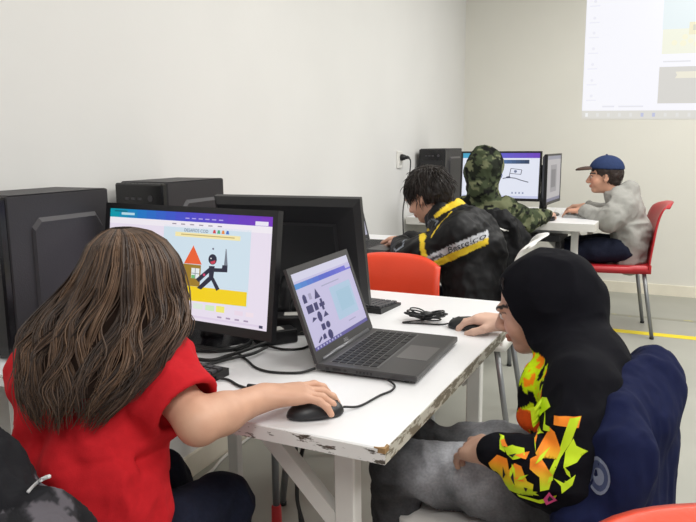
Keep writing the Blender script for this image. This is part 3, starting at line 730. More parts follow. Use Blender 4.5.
# cables hanging under the near table and along the wall
cable([(-.64,1.16,.675),(-.66,1.14,.60),(-.675,1.14,.50),(-.665,1.15,.42),(-.655,1.15,.30),(-.66,1.14,.15),(-.68,1.16,.012)], .0042, 'black cable hanging below the near table beside the bare forearm')
cable([(-.75,1.30,.675),(-.758,1.29,.58),(-.765,1.29,.44),(-.762,1.30,.30),(-.77,1.30,.012)], .0035, 'second black cable hanging below the near table by the grey pole')
cable([(wall_x(.9)+.05,.9,.006),(wall_x(1.5)+.045,1.5,.006),(wall_x(1.75)+.05,1.75,.006),(wall_x(1.95)+.06,1.95,.006),(wall_x(2.1)+.035,2.1,.006),(wall_x(2.4)+.03,2.4,.006)], .006, 'white cable lying along the left baseboard', CABW)
cable([(-.99,4.60,zt),(-.90,4.62,zt+.03),(-.86,4.60,zt+.012),(-.83,4.56,zt),(-.79,4.55,zt)], .004, 'black cable on the far table between the two monitors')
cable([(-.84,4.66,zt),(-.80,4.63,zt+.02),(-.77,4.67,zt+.05),(-.79,4.72,zt+.03)], .004, 'pale cable rising beside the edge on monitor', CABW)

# ------------------------------------------------------------------ people
SKIN = mat('skin', attr=True, rough=.5, var=.03, vscale=40, bump=.04, bscale=500); HAIRM = mat('hair', attr=True, rough=.5, var=.12, vscale=60, spec=.4)
HAIRB = mat('hair_under', (34,25,21), .95, spec=.05)
JEANN = mat('navy_denim', (28,32,48), .85, spec=.15, var=.15, vscale=120, bump=.2, bscale=400)
SHOE = mat('shoe_dark', (40,40,44), .6)
def frame(f, u):
    f = norm(f); u = np.array(u,float); u = norm(u-f*(u@f)); return np.stack((f, np.cross(u,f), u), 1)      # columns: forward, left, up
def head_mesh(c, R, s=1., vox=.004, neck=None, skin=(214,170,146), hairc=(34,26,24)):
    S = SDF(); w = lambda p: np.array(c)+R@(np.array(p,float)*s)
    E = lambda p, r, k=.015, sub=False: S.ell(w(p), np.array(r)*s, R, k*s, sub)
    E((-.012,0,.028),(.092,.073,.080)); E((.026,0,-.035),(.058,.054,.070), .03)
    E((.060,0,-.084),(.022,.024,.018), .02)
    for y in (-1,1): E((.048,y*.034,-.028),(.03,.028,.03), .02); E((.078,y*.030,.020),(.012,.024,.009), .014)
    for y in (-1,1): E((.098,y*.031,.001),(.014,.018,.011), .01, True); E((.073,y*.031,.001),(.0135,.0150,.0120), .002)
    S.cone(w((.086,0,.008)), w((.104,0,-.026)), .007*s, .0115*s, .010*s); E((.099,0,-.030),(.013,.013,.010), .006)
    for y in (-1,1): E((.092,y*.011,-.032),(.009,.008,.008), .006)
    E((.086,0,-.053),(.009,.023,.0058), .005); E((.085,0,-.0625),(.009,.020,.0062), .004); E((.099,0,-.0575),(.010,.022,.0011), .002, True)
    for y in (-1,1):
        E((-.006,y*.075,-.006),(.019,.0085,.031), .006); E((.0,y*.083,-.004),(.009,.006,.018), .004, True)
    S.cone(w((-.025,0,-.06)), neck if neck is not None else w((-.04,0,-.15)), .046*s, .050*s, .025*s)
    V, F = S.mesh(vox); q = ((V-np.array(c))@R)/s; N = vnormals(V, F)
    col = np.tile(np.array(lin(skin)), (len(V),1)); x, y, z = q[:,0], np.abs(q[:,1]), q[:,2]
    ck = np.exp(-(((x-.07)/.03)**2+((y-.04)/.022)**2+((z+.03)/.02)**2)); col *= (1+ck[:,None]*np.array((.10,-.10,-.10)))
    lip = (x > .078) & (y < .023) & (np.abs(z+.057) < .0105); col[lip] = np.array(lin(skin))*np.array((.90,.70,.68))
    eye = (x > .066) & (np.abs(y-.031) < .0125) & (np.abs(z-.001) < .0062); col[eye] = lin((216,208,202))
    iris = eye & (np.hypot(y-.031, z-.0) < .0062); col[iris] = lin((40,28,24))
    brow = (x > .055) & (np.abs(y-.031) < .021) & (np.abs(z-.0235-.10*(.031-y)*0) < .0042); col[brow] = lin(hairc)
    lash = (x > .066) & (np.abs(y-.031) < .0145) & (np.abs(z-.0085) < .0022); col[lash] = lin((50,36,32))
    nost = (x > .088) & (np.abs(y-.0065) < .0035) & (np.abs(z+.0395) < .0025); col[nost] *= .5
    return V, F, col
def hand_ops(S, wrist, d, n, side, curl=(.35,.5,.35), sz=1., spread=.1, thumb=(.62,.78,-.15), lift=(0,0,0,0), k=.006):
    """d finger direction, n back of the hand, side = +1 when the thumb lies on d x n... side vector s = side * cross(d,n)"""
    d = norm(d); n = np.array(n,float); n = norm(n-d*(n@d)); sv = np.cross(d,n)*side; W = np.array(wrist,float)
    kn = [W+d*(.078-.004*abs(i-1))*sz+sv*(.026-.0175*i)*sz+n*.002*sz for i in range(4)]
    pc = W+d*.045*sz
    S.ell(W+d*.05*sz, np.array((.046,.034,.0145))*sz, np.stack((d,sv,n),1), .012)
    for i in range(4): S.cone(W+d*.012*sz+sv*(.012-.008*i)*sz, kn[i], .0135*sz, .0098*sz, .010)
    Ls = [(.033,.022,.017),(.037,.025,.018),(.034,.023,.017),(.027,.018,.015)]
    for i in range(4):
        p = kn[i]; a = -lift[i]; dd = norm(d+sv*spread*(1.2-i)*.35); r = (.0088,.0090,.0086,.0078)[i]*sz
        for j in range(3):
            a += curl[j]; q = p+(dd*math.cos(a)-n*math.sin(a))*Ls[i][j]*sz
            S.cone(p, q, r, r*.92, k*.6); p = q; r *= .92
    t0 = W+d*.020*sz+sv*.020*sz-n*.004*sz; t1 = t0+norm(d*thumb[0]+sv*thumb[1]+n*thumb[2])*.036*sz
    t2 = t1+norm(d*.92+sv*.25+n*(thumb[2]-.1))*.028*sz; t3 = t2+norm(d*.97-sv*.05+n*(thumb[2]-.12))*.02*sz
    S.cone(t0, t1, .0145*sz, .0108*sz, .012); S.cone(t1, t2, .0102*sz, .0095*sz, .004); S.cone(t2, t3, .0095*sz, .0078*sz, .004)
    return S
def arm_mesh(el, wr, d, n, side, vox=.003, up=None, re=.033, rw=.022, skin=(214,170,146), **kw):
    S = SDF()
    if up is not None: S.cone(up, el, re*1.08, re, .02)
    mid = np.array(el)*.65+np.array(wr)*.35
    S.chain([el, mid, wr], [re, re*.98, rw], .02); S.ell(np.array(wr)+norm(d)*.012, np.array((.03,.026,.016)), np.stack((norm(d), norm(np.cross(n,d)), norm(n)),1), .02)
    hand_ops(S, wr, d, n, side, **kw); V, F = S.mesh(vox); V = smooth(V, F, 1, .4)
    c = np.tile(np.array(lin(skin)), (len(V),1)); t = fbm(V*60, 3, 2)
    c *= (1+(t-.5)[:,None]*np.array((.10,.16,.16)))
    return V, F, c
def join(*parts):
    Vs, Fs, Cs, n = [], [], [], 0
    for V, F, C in parts: Vs.append(V); Fs.append(F+n); Cs.append(C); n += len(V)
    return np.vstack(Vs), np.vstack(Fs), np.vstack(Cs)
def body_core(J, skin, vox=.009):
    S = SDF(); fr = norm(J['front'])
    S.chain([J['pelvis'], J['waist'], J['chest']], [.088,.078,.085], .03, fr, .78); S.cone(J['shL'], J['shR'], .036, .036, .03); S.cone(J['chest'], J['neck'], .06, .042, .03)
    for s in 'LR':
        S.chain([J['sh'+s], J['el'+s]], [.033,.027], .02)
        S.chain([J['hip'+s], J['kn'+s], J['an'+s]], [.058,.042,.028], .02); S.cone(J['an'+s], J['to'+s], .026, .022, .02)
    V, F = S.mesh(vox); return V, F, np.tile(np.array(lin(skin)), (len(V),1))
def trousers(J, vox=.008, off=1., amp=.008, seed=1):
    S = SDF(); fr = norm(J['front']); S.chain([np.array(J['pelvis'])-np.array((0,0,.01)), J['waist']], [.115*off,.10*off], .04, fr, .85)
    for s in 'LR': S.chain([J['hip'+s], (np.array(J['hip'+s])+J['kn'+s])/2, J['kn'+s]], [.078*off,.074*off,.064*off], .03); S.chain([J['kn'+s], J['an'+s]], [.062*off,.050*off], .02)
    V, F = S.mesh(vox); V = smooth(V, F, 1); return folds(V, F, amp, 16, seed), F
def shoes(J, root, off):
    for s in 'LR':
        a = np.array(J['an'+s]); t = np.array(J['to'+s]); d = norm((t-a)*np.array((1,1,0))); S = SDF()
        h = np.array((a[0],a[1],.045)); S.cone(h-d*.02, h+d*.09-np.array((0,0,.012)), .042, .036, .02); S.cone(h, a+np.array((0,0,.0)), .038, .038, .02); S.half((0,0,.004),(0,0,-1))
        V, F = S.mesh(.007); mesh_obj('shoe', V, F, SHOE, root, True, off=off)
def sleeve_ops(S, J, s, ra, k=.025):
    S.chain([J['sh'+s], J['el'+s], J['wr'+s]], ra, k)
def top_ops(S, J, off=0., low=0., belly=.115):
    fr = norm(J['front']); p = np.array(J['pelvis'])+np.array((0,0,low))
    S.chain([p, J['waist'], J['chest']], [belly+off, belly-.003+off, .112+off], .05, fr, .80)
    S.cone(J['shL'], J['shR'], .055+off, .055+off, .05); S.cone(J['chest'], J['neck'], .075+off, .052+off, .05)
    return S

# --- person in the red shirt, seen from behind
def person_red():
    sk = (206,160,134)
    J = dict(pelvis=(-.855,.745,.53), waist=(-.855,.775,.64), chest=(-.875,.825,.755), neck=(-.87,.868,.865), front=(-.30,.95,0),
             shR=(-.79,.868,.832), elR=(-.678,.845,.765), wrR=(-.648,.985,.765), shL=(-.985,.835,.80), elL=(-1.06,.93,.735), wrL=(-1.02,1.07,.757),
             hipR=(-.81,.78,.51), knR=(-.80,1.05,.49), anR=(-.80,1.02,.09), toR=(-.79,1.12,.04), hipL=(-.95,.78,.51), knL=(-.97,1.07,.50), anL=(-.98,1.06,.09), toL=(-.98,1.16,.04))
    o = (-.88,.80,0); r = thing('person', o, 'person in a red shirt seated at the lit monitor with a hand on the mouse', 'person')
    R = frame((-.438,.899,-.08), (0,0,1)); hc = (-.878,.918,.945)
    hd = head_mesh(hc, R, .88, .005, J['neck'], sk)
    aR = arm_mesh(J['elR'], J['wrR'], (.70,.71,-.03), (-.05,-.10,1), -1, .0026, up=(-.735,.858,.80), re=.0325, rw=.0235, skin=sk, curl=(.22,.42,.40), sz=.98, lift=(.20,.06,.0,.0), spread=.60, thumb=(.70,.62,-.22))
    aL = arm_mesh(J['elL'], J['wrL'], (.1,1,-.05), (0,0,1), 1, .005, skin=sk, curl=(.3,.4,.3))
    V, F, C = join(body_core(J, sk), hd, aR, aL); mesh_obj('body', V, F, SKIN, r, True, cols=C, off=o)
    # shirt
    S = SDF(); top_ops(S, J, .006, -.06, .118)
    S.chain([J['shR'], np.array(J['shR'])*.45+np.array(J['elR'])*.55, np.array(J['shR'])*.2+np.array(J['elR'])*.8], [.058,.056,.060], .035)
    S.chain([J['shL'], np.array(J['shL'])*.45+np.array(J['elL'])*.55], [.057,.062], .04)
    ax = norm(np.array(J['elR'])-J['shR']); p = np.array(J['shR'])*.28+np.array(J['elR'])*.72
    S.box(p+ax*.066, (.06,.085,.085), frame(ax, (0,0,1)), .004, .004, True)
    S.cone(p-ax*.005, p+ax*.03, .050, .056, .003, True)
    V, F = S.mesh(.006); V = smooth(V, F, 1)
    hem = np.clip(np.abs((V-p)@ax)/.05,0,1)+(np.linalg.norm(V-p,axis=1) > .13); hem = np.clip(hem,.05,1)
    V = folds(V, F, .018, 9, 4, (1.2,1.2,.8), R=frame((.5,.2,.8),(0,1,0)), mask=hem); V = folds(V, F, .006, 22, 9, mask=hem); V = smooth(V, F, 1, .25)
    mesh_obj('shirt', V, F, mat('red_cotton', (192,32,40), .85, var=.05, vscale=90, bump=.12, bscale=500, spec=.15), r, True, off=o)
    V, F = trousers(J); mesh_obj('trousers', V, F, JEANN, r, True, off=o); shoes(J, r, o)
    # hair: open shell plus many wavy locks
    rings = np.array([(-.865,.898,1.063,.019,.018),(-.859,.900,1.055,.043,.040),(-.855,.899,1.039,.065,.062),(-.850,.897,1.012,.080,.080),(-.852,.890,.982,.093,.090),(-.858,.882,.955,.106,.095),(-.855,.862,.932,.116,.095),(-.849,.838,.909,.124,.088),(-.841,.810,.887,.123,.075),(-.828,.779,.865,.109,.060),(-.826,.753,.844,.096,.048),(-.821,.735,.825,.082,.038),(-.818,.722,.808,.065,.030),(-.815,.714,.789,.047,.025)])
    rt = np.array((.899,.438,0)); dp = np.array((-.438,.899,0)); K = len(rings)-1
    def pos(t, th, s):
        t = np.clip(t, 0, K); g = [np.interp(t, np.arange(K+1), rings[:,k]) for k in range(5)]
        c = np.stack(g[:3], -1); return c+(g[3]*np.cos(th)*s)[...,None]*rt+(g[4]*np.sin(th)*s)[...,None]*dp
    a0, a1 = math.radians(142), math.radians(398); m, n = 40, 60; tt = np.linspace(0, 10.6, m); th = np.linspace(a0, a1, n)
    V = []
    for sc in (.93,.84): T, H = np.meshgrid(tt, th, indexing='ij'); V.append(pos(T.ravel(), H.ravel(), np.full(T.size, sc)))
    q = lambda l,i,j: l*m*n+i*n+j; F = []
    for i in range(m-1):
        for j in range(n-1): F += [(q(0,i,j),q(0,i+1,j),q(0,i+1,j+1),q(0,i,j+1)), (q(1,i,j),q(1,i,j+1),q(1,i+1,j+1),q(1,i+1,j))]
        for j in (0,n-1): F.append((q(0,i,j),q(1,i,j),q(1,i+1,j),q(0,i+1,j)))
    V = np.vstack(V); hair = mesh_obj('hair', V, F, HAIRB, r, True, off=o)
    # closed crown over the forehead
    m2, n2 = 12, 40; T, H = np.meshgrid(np.linspace(0,3.3,m2), np.linspace(0,2*math.pi,n2,endpoint=False), indexing='ij'); V = pos(T.ravel(), H.ravel(), np.full(T.size,.95))
    F = [(i*n2+j, (i+1)*n2+j, (i+1)*n2+(j+1)%n2, i*n2+(j+1)%n2) for i in range(m2-1) for j in range(n2)]+[tuple(range(n2))]
    mesh_obj('hair_crown', V, F, HAIRB, hair, True, off=o)
    rng = np.random.default_rng(3); s = 4600; pts = 26
    th0 = rng.uniform(0, 2*math.pi, s)+math.pi/2; dev = np.abs((th0-math.pi/2+math.pi)%(2*math.pi)-math.pi); face = dev < math.radians(52)
    end = rng.normal(10.9, 1.1, s)+.7*np.sin(th0*7+1)+.5*np.sin(th0*17); end = np.where(face, rng.uniform(3,4.6,s), np.where(np.sin(th0) > .2, np.minimum(end, rng.uniform(7.6,9,s)), end)); end = np.clip(end, 3, 13)
    start = np.where((rng.random(s) < .45) & ~face, rng.uniform(0,1,s)**1.5*6, 0.)
    u = np.linspace(0,1,pts)[None]; T = start[:,None]+(end-start)[:,None]*u
    lock = np.floor(th0*11+.6*np.sin(th0*31)); jit = rng.normal(0,.3,s); ph = lock*2.399+jit; wl = (1.15+.4*np.sin(lock*3.7))[:,None]
    g = np.clip((T-2)/5,0,1); amp = (.11+.06*np.sin(lock*1.3))[:,None]
    thc = (lock+.5)/11; pull = np.clip((T-5)/6,0,1)*.45*(rng.random(s) < .8)[:,None]
    TH = th0[:,None]*(1-pull)+thc[:,None]*pull+amp*g*np.sin(T*wl+ph[:,None])
    SCL = rng.uniform(.87,1.0,s)[:,None]+(.07+.04*np.sin(lock*2.2))[:,None]*g*np.sin(T*wl*.9+ph[:,None]*1.7)+.05*g*np.sin(lock*4.1)[:,None]
    stray = (rng.random(s) < .05)[:,None]; SCL = SCL+stray*(.02+.08*u*g)
    P = pos(T.ravel(), TH.ravel(), SCL.ravel()).reshape(s,pts,3); P += rng.normal(0,.004,(s,1,3))*u[...,None]**2
    V, F, sid = strands(P, rng.uniform(.0009,.0018,s), .2)
    b = rng.normal(0,.8,s)+1.0*np.sin(lock*5.1); base = np.array(lin((50,37,31))); hi = np.array(lin((128,98,74)))
    tcol = np.clip(.25+.22*b,0,1)[sid][:,None]
    mesh_obj('hair_locks', V, F, HAIRM, hair, True, cols=base*(1-tcol)+hi*tcol, off=o)['kind'] = 'stuff'
person_red()

# --- boy in the black hood at the laptop
def person_hood():
    sk = (204,160,138)
    J = dict(pelvis=(-.13,1.41,.53), waist=(-.135,1.385,.63), chest=(-.165,1.415,.725), neck=(-.205,1.465,.80), front=(-.95,.15,0),
             shL=(-.155,1.30,.745), elL=(-.150,1.195,.615), wrL=(-.292,1.215,.632), shR=(-.20,1.55,.755), elR=(-.27,1.70,.725), wrR=(-.392,1.722,.752),
             hipL=(-.16,1.365,.51), knL=(-.528,1.335,.500), anL=(-.545,1.33,.09), toL=(-.645,1.33,.04), hipR=(-.16,1.49,.51), knR=(-.54,1.53,.470), anR=(-.54,1.54,.09), toR=(-.64,1.54,.04))
    o = (-.2,1.4,0); r = thing('person', o, 'person in a black hoodie with flame lettering holding the mouse by the laptop', 'person')
    hf = norm((-.958,.04,-.285)); R = frame(hf, (-.28,0,.96)); hc = np.array((-.266,1.50,.850))
    hd = head_mesh(hc+R@np.array((.008,0,.004)), R, .92, .0033, J['neck'], sk)
    aR = arm_mesh(J['elR'], J['wrR'], (-1,.16,.0), (0,0,1), -1, .0028, re=.031, rw=.022, skin=(214,176,156), curl=(.35,.45,.4), thumb=(.62,.75,-.25))
    aL = arm_mesh(J['elL'], J['wrL'], (-.75,.62,-.22), (-.12,-.35,.9), 1, .003, re=.03, rw=.021, skin=(190,152,132), curl=(.35,.45,.4), thumb=(.75,-.2,.1))
    V, F, C = join(body_core(J, sk), hd, aR, aL); mesh_obj('body', V, F, SKIN, r, True, cols=C, off=o)
    # hoodie with the hood up
    S = SDF(); top_ops(S, J, .004, -.03, .118)
    S.chain([J['shL'], (-.142,1.235,.675), J['elL']], [.062,.060,.056], .04); S.chain([J['elL'], (-.22,1.20,.625), (-.287,1.213,.632)], [.056,.050,.036], .025)
    S.chain([J['shR'], J['elR'], (-.365,1.72,.747)], [.058,.046,.032], .035)
    S.chain([(-.235,1.41,.760),(-.250,1.37,.73),(-.256,1.35,.66)], [.022,.023,.022], .03)
    hw = lambda p: hc+R@np.array(p)
    S.ell(hw((-.016,0,.018)), (.112,.096,.108), R, .02); S.ell(hw((-.045,0,.0)), (.085,.088,.095), R, .03); S.cone(hw((-.01,0,-.06)), (-.215,1.455,.79), .078, .070, .03)
    S.ell(hw((.010,0,-.004)), (.098,.079,.103), R, .006, True)
    en = norm((.951,0,-.308)); RB = R@np.stack((en, np.array((0,1.,0)), np.cross(en,(0,1.,0))), 1)
    S.box(hw(np.array((.044,0,0))+en*.15), (.15,.115,.118), RB, .02, .012, True)
    V, F = S.mesh(.0038); V = smooth(V, F, 1)
    far = np.clip((.80-V[:,2])/.06,0,1); V = folds(V, F, .010, 12, 21, (1,1,1), mask=.45+.55*far); V = folds(V, F, .004, 24, 33, mask=.35+.65*far)
    base = np.array(lin((15,15,21))); C = np.tile(base, (len(V),1)); x, y, z = V.T; N = vnormals(V, F)
    # sleeve lettering laid out on the outer side of the near sleeve
    near = (y < 1.24) & (z < .76)
    lime = np.array(lin((196,226,20))); org = np.array(lin((246,138,24))); dorg = np.array(lin((214,84,30)))
    polys = [([(215,210),(332,204),(326,242),(218,240)],1,230,270),([(286,212),(330,205),(300,290),(262,345),(238,405),(222,385),(250,330),(270,260)],0,0,1),
        ([(156,332),(203,252),(226,264),(258,322),(246,352),(200,308),(180,348)],2,300,420),([(138,350),(170,335),(240,402),(226,452),(190,462),(184,410),(140,384)],2,370,450),
        ([(108,188),(165,168),(188,195),(150,228),(132,252),(156,330),(118,262)],0,0,1),([(160,210),(176,250),(200,250),(205,265),(170,270)],0,0,1),([(280,322),(308,278),(322,300),(372,316),(332,320),(348,332),(332,352),(280,372)],0,0,1),
        ([(240,410),(285,425),(330,395),(320,430),(280,460),(275,436)],0,0,1),
        ([(-60,400),(-20,362),(30,366),(46,402),(70,372),(102,378),(132,430),(160,438),(156,492),(110,452),(96,498),(40,498),(-5,470),(-10,440),(-45,450)],2,380,480),
        ([(10,330),(50,315),(104,322),(112,345),(60,362),(30,350)],0,0,1),([(60,345),(130,330),(120,352)],1,0,1),([(-30,300),(0,310),(20,345),(-10,340)],0,0,1),([(80,500),(180,505),(260,470),(250,490),(190,520),(90,512)],0,0,1)]
    # bright print down the front
    fr = (x < -.222) & (z < .785) & (z > .55) & (y < 1.50) & (N[:,0] < .25) & ~(near & (z < .70)) & (x > -.36); nz = fbm(V*np.array((40,40,26)), 12, 2)
    C[fr & (nz > .43)] = lime; C[fr & (nz > .58)] = org; C[fr & (z < .68) & (nz > .45)] = dorg
    mesh_obj('hoodie', V, F, mat('black_print_cotton', attr=True, rough=.9, var=.06, vscale=150, bump=.1, bscale=600, spec=.12), r, True, cols=C, off=o)
    hoodie = r.children[-1]; bv = BVHTree.FromPolygons([tuple(p) for p in V], [tuple(f) for f in F])
    rg = random.Random(8)
    for k in range(16):
        a0_, b0_ = rg.choice(((20,335),(60,400),(110,420),(150,300),(200,330),(260,300),(250,390),(300,400),(40,470),(150,470),(180,230),(130,200)))
        a0_ += rg.uniform(-22,22); b0_ += rg.uniform(-22,22); th = rg.uniform(0,6.28); L1 = rg.uniform(22,46); w1_ = rg.uniform(5,10); ca, sa = math.cos(th), math.sin(th)
        pts_ = [(a0_-ca*L1,b0_-sa*L1),(a0_+sa*w1_,b0_-ca*w1_),(a0_+ca*L1*.6,b0_+sa*L1*.6),(a0_-sa*w1_,b0_+ca*w1_)]; polys.append((pts_, rg.choice((0,0,1)), 0, 1))
    dark = [([(15,395),(32,420),(20,440)],3,0,1),([(60,420),(80,450),(70,400)],3,0,1),([(120,450),(130,470),(138,452)],3,0,1),([(40,345),(75,335),(60,350)],3,0,1),([(204,490),(230,454),(262,490),(216,516)],4,0,1),([(222,488),(232,470),(246,488),(226,500)],3,0,1)]
    for lay, (p, md, g0, g1) in enumerate(polys+dark):
        bm = bmesh.new(); bm.faces.new([bm.verts.new(((-24+a)*1.08+10, (b-330)*1.05+325, 0)) for a, b in p]); bmesh.ops.triangulate(bm, faces=bm.faces[:])
        for _ in range(5):
            e = [q for q in bm.edges if q.calc_length() > 14]
            if not e: break
            bmesh.ops.subdivide_edges(bm, edges=e, cuts=1); bmesh.ops.triangulate(bm, faces=bm.faces[:])
        bm.verts.index_update(); Q = []; CC = []; tk = .001+.00022*lay
        for v in bm.verts:
            a, b = v.co.x, v.co.y; X = -.2692+a*.0003685+b*.0000113; Zz = .8019+a*.000053-b*.000418; h = bv.ray_cast(Vector((X,.9,Zz)), Vector((0,1,0)))
            Q.append((X, (h[0].y if h[0] and h[0].y < 1.26 else 1.21)-tk, Zz)); t = min(max((b-g0)/(g1-g0),0),1)
            CC.append((lime, org, org*(1-t)+lime*t, base, np.array(lin((206,70,130))))[0 if md == 0 else md])
        mesh_obj('sleeve_print', Q, [[v.index for v in f.verts] for f in bm.faces], mat('sleeve_print_ink', attr=True, rough=.7, var=.03), hoodie, True, cols=np.array(CC), off=o); bm.free()
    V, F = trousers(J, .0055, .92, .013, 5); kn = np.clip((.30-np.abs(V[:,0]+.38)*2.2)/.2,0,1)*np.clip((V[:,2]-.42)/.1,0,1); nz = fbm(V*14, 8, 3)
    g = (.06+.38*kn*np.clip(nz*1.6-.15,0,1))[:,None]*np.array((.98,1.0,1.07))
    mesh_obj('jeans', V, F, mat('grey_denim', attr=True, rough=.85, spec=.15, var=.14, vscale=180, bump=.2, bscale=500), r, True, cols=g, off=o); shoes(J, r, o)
    # fringe showing under the hood
    rng = np.random.default_rng(5); s = 420; P = np.zeros((s,8,3)); u = np.linspace(0,1,8)
    yy_ = rng.uniform(-.066,.066,s); L_ = rng.uniform(.026,.040,s)
    for k, t in enumerate(u):
        zz = .082-L_*t*1.2-rng.uniform(0,.004,s); P[:,k] = np.stack((.066+.012*t**.6-.30*np.abs(yy_)*t*.4-5*yy_**2*.8+.004*np.sin(t*4), yy_*(1+.04*t), zz+.012*(1-t)), 1)
    P = hc+(P*.95)@R.T; V, F, sid = strands(P, np.full(s,.0013), .2)
    mesh_obj('hair', V, F, HAIRM, r, True, cols=np.tile(np.array(lin((40,31,28))),(len(V),1))*(1+.4*rng.random(s)[sid])[:,None], off=o)
person_hood()

def short_hair(hc, R, sc, root, off, seed=1, s=1500, col=(30,23,20), L=.034, zmax=1., vox=.006):
    """close cap of hair plus short swept locks; cut(q) marks where hair grows in head space"""
    S = SDF(); w = lambda p: np.array(hc)+R@(np.array(p)*sc)
    S.ell(w((-.016,0,.034)), np.array((.099,.083,.087))*sc, R, .02); S.ell(w((-.055,0,-.01)), np.array((.05,.068,.06))*sc, R, .03)
    S.ell(w((.095,0,-.040)), np.array((.085,.13,.078))*sc, R, .02, True); S.ell(w((.02,0,-.075)), np.array((.055,.12,.05))*sc, R, .02, True)
    for y in (-1,1): S.ell(w((.0,y*.088,-.02)), np.array((.022,.03,.034))*sc, R, .01, True)
    V, F = S.mesh(vox); V = folds(V, F, .008, 40, seed, (1,1,1)); c = np.array(lin(col))
    h = mesh_obj('hair', V, F, HAIRM, root, True, cols=np.tile(c,(len(V),1)), off=off)
    rng = np.random.default_rng(seed); d = rng.normal(size=(s*3,3)); d /= np.linalg.norm(d,axis=1)[:,None]
    q = np.array((-.016,0,.034))+d*np.array((.096,.080,.084)); ok = (q[:,2] > -.01) & ~((q[:,0] > .06) & (q[:,2] < .055)) & ~((q[:,0] > .0) & (q[:,2] < .02)) | ((q[:,0] < -.05) & (q[:,2] > -.055))
    ok &= q[:,2] < zmax; q = q[ok][:s]; d = d[ok][:s]; n = len(q); crown = np.array((-.05,0,.12)); fl = q-crown; fl -= d*(fl*d).sum(1)[:,None]; fl /= np.linalg.norm(fl,axis=1)[:,None]+1e-6
    fl += rng.normal(0,.28,(n,3)); Ln = L*rng.uniform(.6,1.2,n); u = np.linspace(0,1,6)
    P = q[:,None]+fl[:,None]*(Ln[:,None]*u)[...,None]+d[:,None]*(.007*np.sin(u*2.6)[None]+rng.normal(0,.002,(n,1)))[...,None]; P[:,:,2] -= .012*u[None]**2
    P = np.array(hc)+(P*sc)@R.T; V, F, sid = strands(P, rng.uniform(.0014,.0024,n), .2)
    mesh_obj('hair_locks', V, F, HAIRM, h, True, cols=c*(1+.9*rng.random(n)[sid])[:,None], off=off)['kind'] = 'stuff'

